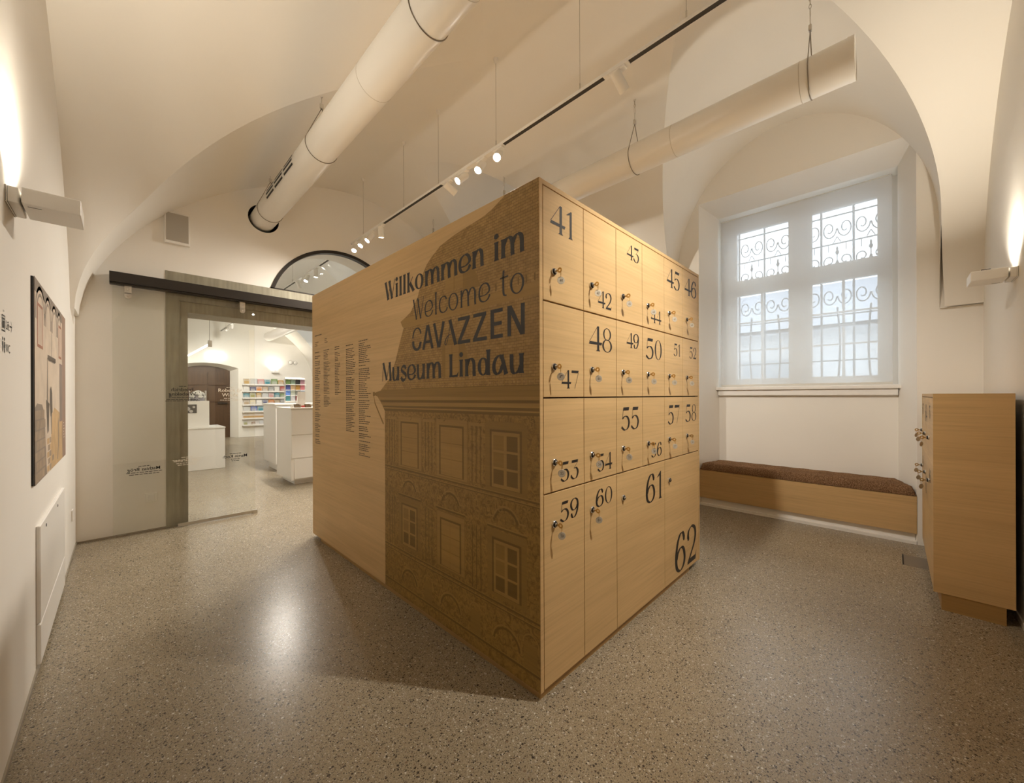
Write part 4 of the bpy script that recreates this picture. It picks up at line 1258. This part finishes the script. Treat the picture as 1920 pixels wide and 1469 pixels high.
for i, (y, aim, lab) in enumerate(((5.85, (2.0, 6.1, 0), 'white spotlight pointing down seen highest in the fanlight'), (6.2, (.8, 5.6, 0), 'tilted white spotlight second in the fanlight row'), (6.36, (.5, 7.6, 0), 'tilted white spotlight third in the fanlight row'),
                                   (6.65, (3.4, 7.6, 0), 'white spotlight lowest in the fanlight row'), (7.45, (1.0, 5.4, 0), 'shop spotlight aimed back at the glass door'), (8.6, (1.2, 10.4, .5), 'added fill spotlight halfway along the shop track'),
                                   (9.6, (3.6, 12.4, .8), 'added fill spotlight aimed at the book rack'), (10.4, (3.0, 13.5, 1.4), 'added fill spotlight nearer the book rack'), (11.75, (2.2, 13.4, 1.2), 'shop spotlight before the brown door'), (12.3, (.8, 13.0, 1.0), 'shop spotlight closest to the back wall'))):
    spot(y, aim, lab, GP, SHOP_W, 1.9)  # the mid-track and book-rack spots are unseen, added to brighten the shop

# ================================================================== WALL LAMPS
def sconce(label, loc, rot, power):
    """local +X points away from the wall"""
    t = thing('wall_lamp', label, 'wall lamp', (0, 0, 0), 'box shaped wall lamps')
    m = MB(); m.box(0, .005, -.082, .082, -.030, .026, 1); m.box(.005, .028, -.080, .080, -.028, .024, 0); bevel(m.build('wall_mount', [M_WHITE2, M_BLACK], t), .002, 1)
    m = MB(); m.box(.034, .165, -.085, .085, -.026, .028); bevel(m.build('lamp_body', M_WHITE2, t), .003, 2)
    m = MB(); m.box(.030, .034, -.05, .05, -.010, .010); m.build('hinge_bracket', M_STEEL, t)
    m = MB(); m.box(.060, .120, -.07, -.02, .0285, .031); m.poly([(.085, -.005, .029), (.125, -.005, .029), (.120, -.005, .046), (.090, -.005, .040)]); m.box(.088, .122, -.02, .03, .029, .043, 0)
    m.build('driver_flap', M_BLACK, t)
    m = MB(); m.box(.036, .052, -.07, .07, .0283, .0300); m.build('light_slot', M_GLOW, t)
    m = MB(); m.box(.045, .075, -.06, -.058, -.0268, -.026); m.build('seam', M_BLACK, t)
    L = bpy.data.lights.new('uplight', 'AREA'); L.shape = 'RECTANGLE'; L.size = .04; L.size_y = .13; L.energy = power; L.color = (1, .90, .74); L.spread = math.radians(130)
    lo = bpy.data.objects.new('uplight', L); COL.objects.link(lo); lo.parent = t
    lo.location = (.050, 0, .034); lo.rotation_euler = (PI, math.radians(14), 0)
    t.location = loc; t.rotation_euler = (0, 0, rot)
    return t
sconce('white box wall lamp glowing upward above the picture', (XL, 2.112, 1.862), 0, SCONCE_W)
sconce('white box wall lamp glowing upward above the low cabinet', (3.405, YN, 1.850), PI / 2, SCONCE_W * .8)
sconce('small white wall lamp glowing above the shop book rack', (3.337, YB, 1.95), -PI / 2, SCONCE_W * .7)

# ================================================================== LEFT WALL THINGS
PK = 1.124      # picture drawing units to metres
def poly_print(name, polys, mats, X, parent):
    m = MB()
    for pts, mi, lay in polys:
        pts = pts if sgn_area(pts) > 0 else pts[::-1]
        m.poly([(X + .0002 + lay * .00006, y * PK, 1.2 + (z - 1.2) * PK) for y, z in pts], mi)
    return m.build(name, mats, parent)
pc = thing('wall_picture', 'large unframed picture of an arched courtyard on the left wall', 'picture', (XL, 3.18, .83))
PY0, PY1, PZ0, PZ1 = 2.262, 3.402, .868, 1.652
pz = lambda z: 1.2 + (z - 1.2) * PK
m = MB(); m.box(XL, -.2555, PY0 * PK - .004, PY1 * PK - .03, pz(PZ0) + .004, pz(PZ1) - .004); m.build('backing', M_BLACK, pc)
m = MB(); m.box(-.2555, -.2535, (PY0 + .012) * PK, PY1 * PK, pz(PZ0), pz(PZ1)); m.build('board', plain('board_edge', (.20, .14, .10), .6), pc)
def art(name, c, s=.1):
    m, nt, b = new_mat(name)
    v = coords(nt, kind='World')
    nt.links.new(ramp(nt, noise(nt, v, 9, 5, .6), [(.3, tuple(x * (1 - s) for x in c)), (.7, tuple(min(1, x * (1 + s)) for x in c))]), b.inputs['Base Color'])
    b.inputs['Roughness'].default_value = .55
    return m
AM = [art('art_ground', (.62, .50, .40)), art('art_wall', (.66, .55, .44)), art('art_grey', (.26, .21, .17)), art('art_red', (.36, .15, .09)), art('art_ochre', (.55, .37, .19), .18), art('art_dark', (.12, .095, .075)), art('art_stone', (.36, .27, .19), .25), art('art_mauve', (.27, .20, .19)), art('art_border', (.33, .22, .165)), art('art_pale', (.72, .62, .50))]
A = []
R2 = lambda a, b, c, d: [(a, c), (b, c), (b, d), (a, d)]
A.append((R2(PY0 + .013, PY1 - .001, PZ0 + .001, PZ1 - .001), 1, 0))
A.append((R2(3.225, PY1 - .001, PZ0 + .001, PZ1 - .001), 8, 1))
A.append(([(2.70, PZ0 + .001), (3.225, PZ0 + .001), (3.225, 1.10), (2.88, 1.150), (2.78, 1.12)], 4, 1))
A.append((R2(PY0 + .013, 3.225, 1.60, PZ1 - .001), 2, 1))
for yc, w_, zt in ((2.43, .14, 1.600), (2.655, .105, 1.585), (2.885, .115, 1.590), (3.09, .09, 1.588)):     # arcade arches
    for r_, mi, ly in ((1.0, 2, 1), (.86, 0, 2), (.74, 2, 3), (.62, 1, 4)):
        A.append(([(yc - w_ * r_, 1.50)] + [(yc + w_ * r_ * math.cos(PI - PI * i / 14), 1.535 + .105 * r_ * math.sin(PI * i / 14)) for i in range(15)] + [(yc + w_ * r_, 1.50)], mi, ly))
for yc in (2.555, 2.768, 3.012): A.append(([(yc - .02, 1.55), (yc + .02, 1.55), (yc + .004, 1.50), (yc - .004, 1.50)], 2, 5))
for a, b, c, d in ((2.335, 2.492, 1.395, 1.568), (3.055, 3.19, 1.400, 1.572)):
    A.append((R2(a, b, c, d), 3, 5)); A.append((R2(a + .018, b - .018, c + .012, d - .012), 0, 6))
    for k in (1, 2, 3): A.append((R2(a + .018 + k * .03, a + .021 + k * .03, c + .012, d - .012), 3, 7))
A.append((R2(3.093, 3.222, 1.072, 1.375), 7, 5)); A.append((R2(3.11, 3.205, 1.085, 1.36), 2, 6))
A.append((R2(2.764, 2.772, 1.385, 1.50), 5, 5)); A.append((R2(2.634, 2.926, 1.366, 1.386), 5, 6)); A.append((R2(2.66, 2.90, 1.360, 1.368), 2, 6))
A.append(([(2.622, 1.372), (2.634, 1.372), (2.660, 1.06), (2.600, 1.20)], 2, 5)); A.append(([(2.58, 1.19), (2.69, 1.17), (2.66, 1.05), (2.62, 1.04)], 5, 6))
A.append(([(2.71, 1.235), (2.75, 1.25), (2.79, 1.22), (2.80, 1.13), (2.73, 1.11), (2.70, 1.17)], 5, 6)); A.append(([(2.74, 1.12), (2.78, 1.12), (2.77, 1.03), (2.75, 1.03)], 2, 5))
A.append(([(PY0 + .014, PZ0 + .001), (PY0 + .014, 1.16), (2.331, 1.176), (2.46, 1.170), (2.525, 1.135), (2.56, 1.02), (2.60, PZ0 + .001)], 2, 3))
for i in range(7):                                                                 # stone blocks
    for k in range(3):
        z = PZ0 + .006 + i * .040; y = PY0 + .02 + k * .085 + (i % 2) * .03
        A.append((R2(y, y + .077, z, z + .034), 6, 4))
for i in range(5):
    for k in range(3):
        z = PZ0 + .006 + i * .030; y = 2.61 + k * .075 + (i % 2) * .025
        if y + .07 < 2.60 + .28 - i * .012: A.append((R2(y, y + .068, z, z + .025), 6 if (i + k) % 2 else 4, 4))
A.append(([(3.02, 1.07), (3.06, 1.10), (3.08, 1.0), (3.02, PZ0 + .02), (2.98, PZ0 + .02), (3.03, .99)], 6, 5))
for i in range(6): A.append((R2(3.28, 3.28 + .03 + .01 * (i % 3), 1.055 - i * .016, 1.059 - i * .016), 9, 5))
poly_print('painting', A, AM, -.2535, pc)

def wall_sign(name, label, polys, loc):
    t = thing(name, label, 'sign', loc)
    m = MB()
    for pts in polys:
        pts = pts if sgn_area(pts) > 0 else pts[::-1]
        m.poly([(XL + .0008, y, z) for y, z in pts])
    m.build('lettering', M_INK, t)
q = []
def frame(a, b, c, d, t):
    q.extend([R2(a, b, c, c + t), R2(a, b, d - t, d), R2(a, a + t, c, d), R2(b - t, b, c, d)])
frame(1.985, 2.035, 1.410, 1.462, .004)
q += [R2(2.003, 2.006, 1.472, 1.478), R2(2.012, 2.016, 1.472, 1.478), R2(1.996, 2.007, 1.420, 1.444), R2(2.013, 2.024, 1.420, 1.444)]
for yy in (2.0015, 2.0185): q.append([(yy + .005 * math.cos(2 * PI * k / 10), 1.450 + .005 * math.sin(2 * PI * k / 10)) for k in range(10)])
tq = text_quads('Lift', .042)
q += [[(y + 2.073, z + 1.422) for y, z in p_] for p_ in tq]
q += [R2(2.108, 2.142, 1.4355, 1.4405), [(2.126, 1.456), (2.130, 1.456), (2.146, 1.438), (2.142, 1.438)], [(2.126, 1.420), (2.130, 1.420), (2.146, 1.438), (2.142, 1.438)]]
wall_sign('wall_lettering', 'black lift pictogram with the word Lift and an arrow on the wall', q, (XL, 2.06, 1.41))
q = []
for yy in (1.998, 2.024):
    q.append([(yy + .0055 * math.cos(2 * PI * k / 10), 1.386 + .0055 * math.sin(2 * PI * k / 10)) for k in range(10)])
q += [[(1.990, 1.378), (2.006, 1.378), (2.003, 1.360), (2.001, 1.345), (1.995, 1.345), (1.993, 1.360)], [(2.020, 1.378), (2.028, 1.378), (2.036, 1.358), (2.029, 1.358), (2.029, 1.343), (2.019, 1.343), (2.019, 1.358), (2.012, 1.358)]]
q += [[(y + 2.078, z + 1.347) for y, z in p_] for p_ in text_quads('WC', .040)]
wall_sign('wall_lettering', 'black toilet pictogram with the letters WC on the wall', q, (XL, 2.05, 1.34))

ac = thing('access_hatch', 'white two-part access hatch low on the left wall', 'hatch', (XL, 3.16, .03))
for z0, z1, nm in ((.212, .637, 'upper_panel'), (.032, .206, 'lower_panel')):
    m = MB(); m.box(XL, XL + .014, 2.652, 3.682, z0, z1); bevel(m.build(nm, M_WHITE, ac), .003, 1)
for y in (2.83, 3.30):
    m = MB(); m.lathe([(0, .0155), (.007, .0155), (.008, .014)], 12, (XL, y, .60 if y < 3 else .598), (1, 0, 0)); m.build('hatch_lock', M_BLACK, ac)
def outlet(name, label, c, ax, w_=.08, h_=.08):
    t = thing(name, label, 'socket', c)
    x, y, z = c
    if ax == 'x':
        m = MB(); m.box(x, x + .009, y - w_ / 2, y + w_ / 2, z - h_ / 2, z + h_ / 2); bevel(m.build('plate', M_WHITE2, t), .002, 1)
        m = MB(); m.lathe([(.022, .0092), (.019, .0096), (.019, .004), (0, .004)], 20, c, (1, 0, 0)); m.build('socket_cup', M_WHITE, t)
    else:
        m = MB(); m.box(x - w_ / 2, x + w_ / 2, y - .009, y, z - h_ / 2, z + h_ / 2); bevel(m.build('plate', M_WHITE2, t), .002, 1)
        m = MB(); m.box(x - w_ / 2 + .018, x + w_ / 2 - .018, y - .0125, y - .009, z - h_ / 2 + .015, z + h_ / 2 - .012); bevel(m.build('cover_flap', M_WHITE, t), .002, 1)
outlet('wall_socket', 'white socket on the left wall near the corner', (XL, 4.38, .315), 'x')
outlet('wall_socket', 'white socket behind the sliding glass beside the concrete portal', (.189, YG, .296), 'y')

# ================================================================== SLIDING GLASS DOOR
sd = thing('sliding_door', 'sliding glass door hung from a dark rail before the concrete portal', 'door', (.46, 4.68, 0))
m = MB(); m.box(-.066, 3.56, 4.628, 4.748, 2.165, 2.252); m.box(-.066, 3.56, 4.64, 4.70, 2.150, 2.165); bevel(m.build('rail', M_DARK, sd), .002, 1)
m = MB(); m.box(-.05, .967, 4.675, 4.685, .022, 2.128); m.build('glass_leaf', M_GLASS, sd)
for x in (.045, .862):
    m = MB()
    m.box(x - .022, x + .022, 4.662, 4.674, 2.085, 2.168)
    m.lathe([(.022, 0), (.022, .012), (0, .012)], 18, (x, 4.674, 2.062), (0, -1, 0)); m.box(x - .022, x + .022, 4.662, 4.674, 2.062, 2.09)
    ho = m.build('hanger', M_STEEL, sd, True, 35)
    m = MB()
    for z in (2.062, 2.122): m.lathe([(0, .018), (.007, .018), (.008, .012)], 12, (x, 4.674, z), (0, -1, 0))
    m.build('bolt', M_CHROME, ho)
m = MB(); m.box(-.06, .10, 4.645, 4.652, 2.172, 2.18); m.build('rail_clip', M_STEEL, sd)
m = MB(); m.box(.365, .955, 4.664, 4.674, .006, .034); m.box(.945, .985, 4.658, 4.700, 0, .034); m.build('floor_guide', M_STEEL, sd)
def glass_text(lines, xc, zc, mat, mirror):
    qq = []
    for s, size, dz, bold in lines:
        if s:
            qq += [[(a, b + dz) for a, b in p_] for p_ in text_quads(s, size, mirror, bold)]
        else:
            wid = size; x = -wid / 2; rr = random.Random(int(1000 * (xc + dz + zc)))
            while x < wid / 2:
                l = min(rr.uniform(.012, .032), wid / 2 - x + .002); qq.append(R2(x, x + l, dz, dz + .0052)); x += l + .005
    mm = MB()
    for p_ in qq:
        p_ = p_ if sgn_area(p_) > 0 else p_[::-1]
        mm.poly([(xc + a, 4.6742, zc + b) for a, b in p_])
    mm.build('lettering', mat, sd)
M_INKW = plain('white_print', (.78, .74, .66), .6)
glass_text([('Mathias Brög', .040, 0, True), (None, .075, .036, 0), (None, .225, -.017, 0), (None, .19, -.034, 0)], .142, .555, M_INK, True)
glass_text([('Friedrich', .044, .042, True), ('Wiebeking', .044, 0, True), (None, .05, .082, 0), (None, .19, -.02, 0), (None, .22, -.038, 0), (None, .24, -.052, 0)], .40, 1.21, M_INK, True)
glass_text([('Robert Er', .048, .045, True), ('Wiede', .048, 0, True), (None, .06, .088, 0), (None, .10, -.02, 0), (None, .16, -.038, 0)], .76, 1.20, M_INKW, False)
glass_text([('Martin Koch', .040, 0, True), (None, .09, .036, 0), (None, .07, -.018, 0), (None, .06, -.034, 0)], .80, .592, M_INK, True)
glass_text([('Carl Gruner', .040, 0, True), (None, .08, .036, 0), (None, .15, -.018, 0), (None, .13, -.034, 0)], .43, .60, M_INKW, True)

# ---- loudspeaker box on the end wall
ls = thing('wall_speaker', 'square grey fabric-fronted box mounted high on the end wall', 'speaker', (.37, YG, 2.75))
m = MB(); m.box(.281, .462, YG - .03, YG, 2.615, 2.905); bevel(m.build('housing', M_WHITE, ls), .004, 1)
m = MB(); m.box(.293, .450, YG - .034, YG - .030, 2.640, 2.893); m.build('speaker_cloth', plain('speaker_cloth', (.42, .39, .34), .95), ls)

# ---- floor socket lid
fl_ = thing('floor_lid', 'square inset floor socket lid with a dark slot by the low cabinet', 'floor socket', (3.98, -.10, 0))
m = MB(); m.box(3.862, 4.108, -.170, -.052, .0003, .0012); m.build('lid', plain('lid_terrazzo', (.20, .165, .125), .45), fl_)
m = MB(); m.box(3.862, 4.108, -.054, -.046, .0003, .0018); m.build('slot', M_BLACK, fl_)

# ================================================================== SHOP ROOM THINGS
def boxthing(name, label, cat, q, mat, group=None, bev=.003):
    m = MB(); m.box(*q); o = m.build(name, mat); 
    if bev: bevel(o, bev, 1)
    return tag(o, label, cat, group)
# counter
ct = thing('shop_counter', 'white shop counter with drawers just beyond the doorway', 'counter', (2.2, 6.05, 0))
part('body', M_WHITE, ct, 1.600, 3.0, 5.735, 6.42, .065, 1.025)
part('plinth', M_WHITE, ct, 1.66, 2.94, 5.80, 6.36, 0, .065)
part('countertop', M_WHITE2, ct, 1.590, 3.01, 5.715, 6.43, 1.025, 1.045, bev=.002)
for z0, z1 in ((.68, 1.015), (.365, .672)): part('front_panel', M_WHITE, ct, 1.603, 2.99, 5.719, 5.737, z0, z1, bev=.003)
part('drawer', M_WHITE, ct, 1.632, 2.3, 5.715, 5.737, .085, .350, bev=.003)
part('drawer', M_WHITE, ct, 2.31, 2.97, 5.715, 5.737, .085, .350, bev=.003)
part('drawer_gap', M_GAP, ct, 1.622, 2.98, 5.7355, 5.7365, .075, .360)
c2 = thing('side_counter', 'taller plain white counter block behind the shop counter', 'counter', (2.5, 7.4, 0))
part('body', M_WHITE, c2, 1.72, 3.3, 6.95, 7.7, .12, 1.06, bev=.004)
part('plinth', M_WHITE, c2, 1.78, 3.25, 7.0, 7.65, 0, .12)
part('countertop', M_WHITE2, c2, 1.70, 3.32, 6.93, 7.72, 1.06, 1.085, bev=.002)
# things on the counter
CARD = [(.10, .16, .05), (.16, .22, .16), (.02, .02, .02), (.30, .17, .20), (.05, .06, .20), (.40, .28, .16), (.30, .16, .03), (.45, .14, .16), (.10, .20, .50), (.33, .36, .30), (.20, .20, .17), (.30, .38, .50), (.05, .18, .20), (.40, .40, .42), (.20, .05, .05), (.38, .42, .40)]
rk = thing('postcard_rack', 'white postcard rack with rows of cards on the counter', 'rack', (2.15, 7.2, 1.085))
part('back_board', M_WHITE, rk, 1.93, 2.24, 7.26, 7.275, 1.085, 1.52)
for r in range(5): part('ledge', M_WHITE, rk, 1.93, 2.24, 7.20, 7.26, 1.115 + r * .093, 1.121 + r * .093)
cname = ['olive', 'grey green', 'black', 'mauve', 'navy', 'tan', 'amber', 'pink', 'blue', 'sage', 'charcoal', 'pale blue', 'teal', 'silver', 'maroon', 'mint']
for k in range(16):
    r, c = divmod(k, 4)
    q = (1.937 + c * .075, 2.003 + c * .075, 7.225, 7.228, 1.495 - (r + 1) * .093 - .0, 1.495 - r * .093 - .012)
    boxthing('postcard', '%s postcard, %s in the %s row of the counter rack' % (cname[k], ('first', 'second', 'third', 'fourth')[c], ('top', 'second', 'third', 'bottom')[r]), 'postcard', q, plain('card_%d' % k, CARD[k], .5), 'postcards in the counter rack', 0)
ps = thing('price_stand', 'tall white folded card display at the end of the counter', 'display', (1.79, 5.95, 1.045))
m = MB(); m.box(1.745, 1.842, 5.95, 5.954, 1.045, 1.265); m.build('front_card', M_WHITE2, ps)
m = MB(); m.poly([(1.745, 5.954, 1.265), (1.842, 5.954, 1.265), (1.842, 6.05, 1.045), (1.745, 6.05, 1.045)]); m.build('back_card', M_WHITE2, ps)
for i, (x0, x1, lab) in enumerate(((1.665, 1.735, 'low brown card box on the counter beside the display'), (1.80, 1.872, 'low brown card box on the counter near the lockers'))):
    t = thing('card_box', lab, 'box', ((x0 + x1) / 2, 5.82, 1.045), 'card boxes on the counter')
    for q in ((x0, x1, 5.79, 5.795, 1.045, 1.075), (x0, x1, 5.855, 5.86, 1.045, 1.09), (x0, x0 + .005, 5.795, 5.855, 1.045, 1.085), (x1 - .005, x1, 5.795, 5.855, 1.045, 1.085)): part('box_side', plain('brown_card_%d%d' % (i, int(q[2] * 1000)), (.22, .15, .09), .7), t, *q)
for i, (x, c, lab) in enumerate(((1.62, (.7, .66, .6), 'small white leaflet on the counter edge'), (1.755, (.55, .08, .06), 'small red leaflet between the card boxes'))):
    boxthing('leaflet', lab, 'leaflet', (x, x + .035, 5.80, 5.85, 1.046, 1.072), plain('leaflet_%d' % i, c, .5), None, 0)
# display table with stacked white block and glass dome
tb = thing('display_plinth', 'low white display block with a patterned top in the shop', 'plinth', (.8, 8.3, 0))
part('body', M_WHITE, tb, .30, 1.232, 8.02, 8.75, 0, .672, bev=.004)
part('top', M_WHITE2, tb, .295, 1.237, 8.01, 8.76, .672, .690)
m = MB(); rr = random.Random(5)
for i in range(40):
    x, y = rr.uniform(.34, 1.2), rr.uniform(8.05, 8.7); a, r_ = rr.uniform(0, PI), rr.uniform(.01, .03)
    m.poly([(x + r_ * math.cos(a + t), y + r_ * .5 * math.sin(a + t), .6904 + i * 1e-6) for t in (0, 1.2, 2.4, 3.6, 4.8)])
m.build('top_pattern', plain('grey_pattern', (.30, .29, .27), .6), tb)
bk = thing('display_block', 'white cube with a dark photograph standing on the low display block', 'block', (.8, 8.35, .69))
part('body', M_WHITE2, bk, .55, 1.035, 8.12, 8.60, .690, 1.128, bev=.003)
part('photograph', plain('dark_photo', (.10, .095, .09), .4), bk, .70, .872, 8.114, 8.1202, .93, 1.072)
m = MB()
for k, (x, z, r_) in enumerate(((.76, 1.0, .03), (.80, .96, .024), (.835, 1.03, .018), (.73, .965, .016))): m.disc((x, 8.1138 - k * 1e-4, z), (0, -1, 0), r_, 14)
m.build('photo_motif', plain('photo_pale', (.55, .54, .52), .5), bk)
dm = thing('glass_dome_model', 'rounded pale shell model under a glass box on the white cube', 'model', (.90, 8.3, 1.128))
m = MB(); rr = random.Random(9)
for i in range(60):
    a, b_, r0 = rr.uniform(0, 2 * PI), rr.uniform(-.2, PI / 2), .085
    c = Vector((.905 + r0 * math.cos(a) * math.cos(b_), 8.30 + r0 * math.sin(a) * math.cos(b_), 1.20 + .085 * math.sin(b_)))
    m.lathe([(0, -.018), (.016, -.012), (.022, 0), (.014, .014), (0, .018)], 8, c, (rr.uniform(-1, 1), rr.uniform(-1, 1), rr.uniform(-1, 1)))
m.build('blossoms', M_WHITE2, dm, True, 50)
m = MB(); m.lathe([(.088, 0), (.095, .03), (.06, .10), (0, .12)], 18, (.905, 8.30, 1.130), (0, 0, 1)); m.build('base', plain('grey_moss', (.30, .29, .33), .8), dm, True)
m = MB(); m.box(.80, 1.01, 8.20, 8.40, 1.129, 1.30); m.build('glass_cover', M_PANE, dm)
m = MB(); m.lathe([(0, 0), (.04, .0), (.045, .06), (.03, .14), (0, .16)], 14, (.70, 8.30, 1.128), (0, 0, 1)); tag(m.build('bust', M_WHITE2, None, True), 'small white bust beside the glass dome on the cube', 'bust')
# exit sign and LED tube
ex = thing('exit_sign', 'lit white rescue sign box above the brown door', 'sign', (1.88, YB, 2.29))
m = MB(); m.box(1.69, 2.08, YB - .06, YB, 2.28, 2.43); bevel(m.build('sign_box', M_EXIT, ex), .006, 1)
m = MB(); m.box(1.80, 1.83, YB - .0615, YB - .06, 2.32, 2.38); m.box(1.93, 1.98, YB - .0615, YB - .06, 2.345, 2.358); m.build('pictogram', plain('sign_grey', (.45, .55, .6), .5, emit=(.5, .65, .75), es=1.2), ex)
lt = thing('linear_lamp', 'slim glowing linear lamp on a wall bracket in the shop', 'lamp', (1.0, 8.9, 2.05))
m = MB(); m.tube([(1.0, 7.83, 2.04), (1.0, 10.6, 2.07)], .016, 10); m.build('led_tube', M_LED, lt, True, 50)
m = MB(); m.box(.98, 1.03, 7.78, 7.83, 2.00, 2.10); m.build('bracket', M_STEEL, lt)
m = MB(); m.tube([(1.0, 7.80, 2.1), (1.0, 7.80, 3.2)], .003, 6); m.build('cord', M_WIRE, lt)
d3 = duct('air_duct', 'white round duct under the shop vault', 3.13, 3.0, .13, 5.6, 13.4, [7.5, 9.5, 11.5], [(6.5, 3.4), (10.5, 3.4)], None, True)
for i, (x, z) in enumerate(((3.80, 2.28), (3.93, 2.27))):
    t = thing('wall_fitting', 'small round white fitting %s on the shop back wall' % ('nearer the lamp' if i == 0 else 'nearer the window'), 'detector', (x, YB, z))
    m = MB(); m.lathe([(.06, 0), (.055, .03), (.02, .05), (0, .05)], 18, (x, YB, z), (0, -1, 0)); m.build('housing', M_WHITE2, t, True, 40)
    m = MB(); m.lathe([(.062, 0), (.066, .006), (.062, .01)], 18, (x, YB, z), (0, -1, 0)); m.build('ring', M_STEEL, t, True)
# book rack
BKX0, BKX1 = 2.50, 4.16
br = thing('book_rack', 'white wall rack with seven ledges of books', 'shelf', ((BKX0 + BKX1) / 2, YB, .33))
part('back_board', M_WHITE, br, BKX0, BKX1, YB - .012, YB, .32, 1.60)
LZ = [1.565, 1.362, 1.165, .962, .760, .560, .362]
for z in LZ:
    part('ledge', M_WHITE, br, BKX0, BKX1, YB - .10, YB - .012, z - .035, z - .015)
    part('lip', M_WHITE, br, BKX0, BKX1, YB - .105, YB - .098, z - .035, z + .01)
part('wood_tray', oak('rack_oak', (.95, .9, .85)), br, BKX0 + .03, BKX1 - .03, YB - .09, YB - .02, .55, .62)
BC = [('ochre', (.50, .33, .12)), ('grey', (.33, .33, .31)), ('brown', (.25, .15, .09)), ('cream', (.70, .62, .46)), ('pale grey', (.52, .53, .52)), ('white', (.75, .73, .68)), ('pink', (.55, .30, .28)), ('red', (.45, .07, .05)), ('blue', (.10, .16, .42)), ('navy', (.05, .06, .16)), ('teal', (.06, .25, .30)), ('orange', (.58, .22, .05)), ('green', (.20, .30, .12)), ('purple', (.25, .12, .38)), ('olive', (.32, .32, .12)), ('tan', (.45, .34, .22))]
rr = random.Random(21)
CM = {}
for n_, c in BC:
    CM[n_] = [plain('cover_%s' % n_.replace(' ', '_'), c, .5), plain('cover_%s_b' % n_.replace(' ', '_'), tuple(min(.85, x * .45 + .32) for x in c), .5)]
rows = [(9, (.14, .19)), (10, (.12, .15)), (10, (.12, .15)), (10, (.12, .15)), (9, (.13, .16)), (0, (0, 0)), (8, (.08, .14))]
ordn = ['first', 'second', 'third', 'fourth', 'fifth', 'sixth', 'seventh', 'eighth', 'ninth', 'tenth']
for r, (cnt, (w0, w1)) in enumerate(rows):
    x = BKX0 + .03
    for k in range(cnt):
        w_ = rr.uniform(w0, w1) if cnt else 0
        pitch = (BKX1 - BKX0 - .06) / cnt
        h_ = rr.uniform(.135, .165) if r < 6 else rr.uniform(.09, .13)
        if r == 0: h_ = rr.uniform(.15, .19)
        nm, _c = BC[(r * 5 + k * 3 + (k * k) % 4) % len(BC)]
        w_ = min(w_, pitch - .012)
        x0 = x + k * pitch
        m = MB()
        z0 = LZ[r] - .015; yb = YB - .095
        P = [(x0, yb, z0), (x0 + w_, yb, z0), (x0 + w_, yb + .03, z0 + h_), (x0, yb + .03, z0 + h_)]
        Q = [(a, b + .018, c) for a, b, c in P]
        m.poly(P, 0); m.poly(Q[::-1], 0)
        for i in range(4): m.poly([P[i], Q[i], Q[(i + 1) % 4], P[(i + 1) % 4]], 0)
        f = lambda u, v: (x0 + w_ * u, yb + .03 * v - .0006, z0 + h_ * v)
        m.poly([f(.12, .15), f(.88, .15), f(.88, .62), f(.12, .62)], 1); m.poly([f(.2, .75), f(.8, .75), f(.8, .84), f(.2, .84)], 1)
        tag(m.build('book', CM[nm] if (k + r) % 3 else CM[nm][::-1]), '%s book, %s from the left on the %s ledge of the wall rack' % (nm, ordn[k], ordn[r]), 'book', 'books facing out on the wall rack')
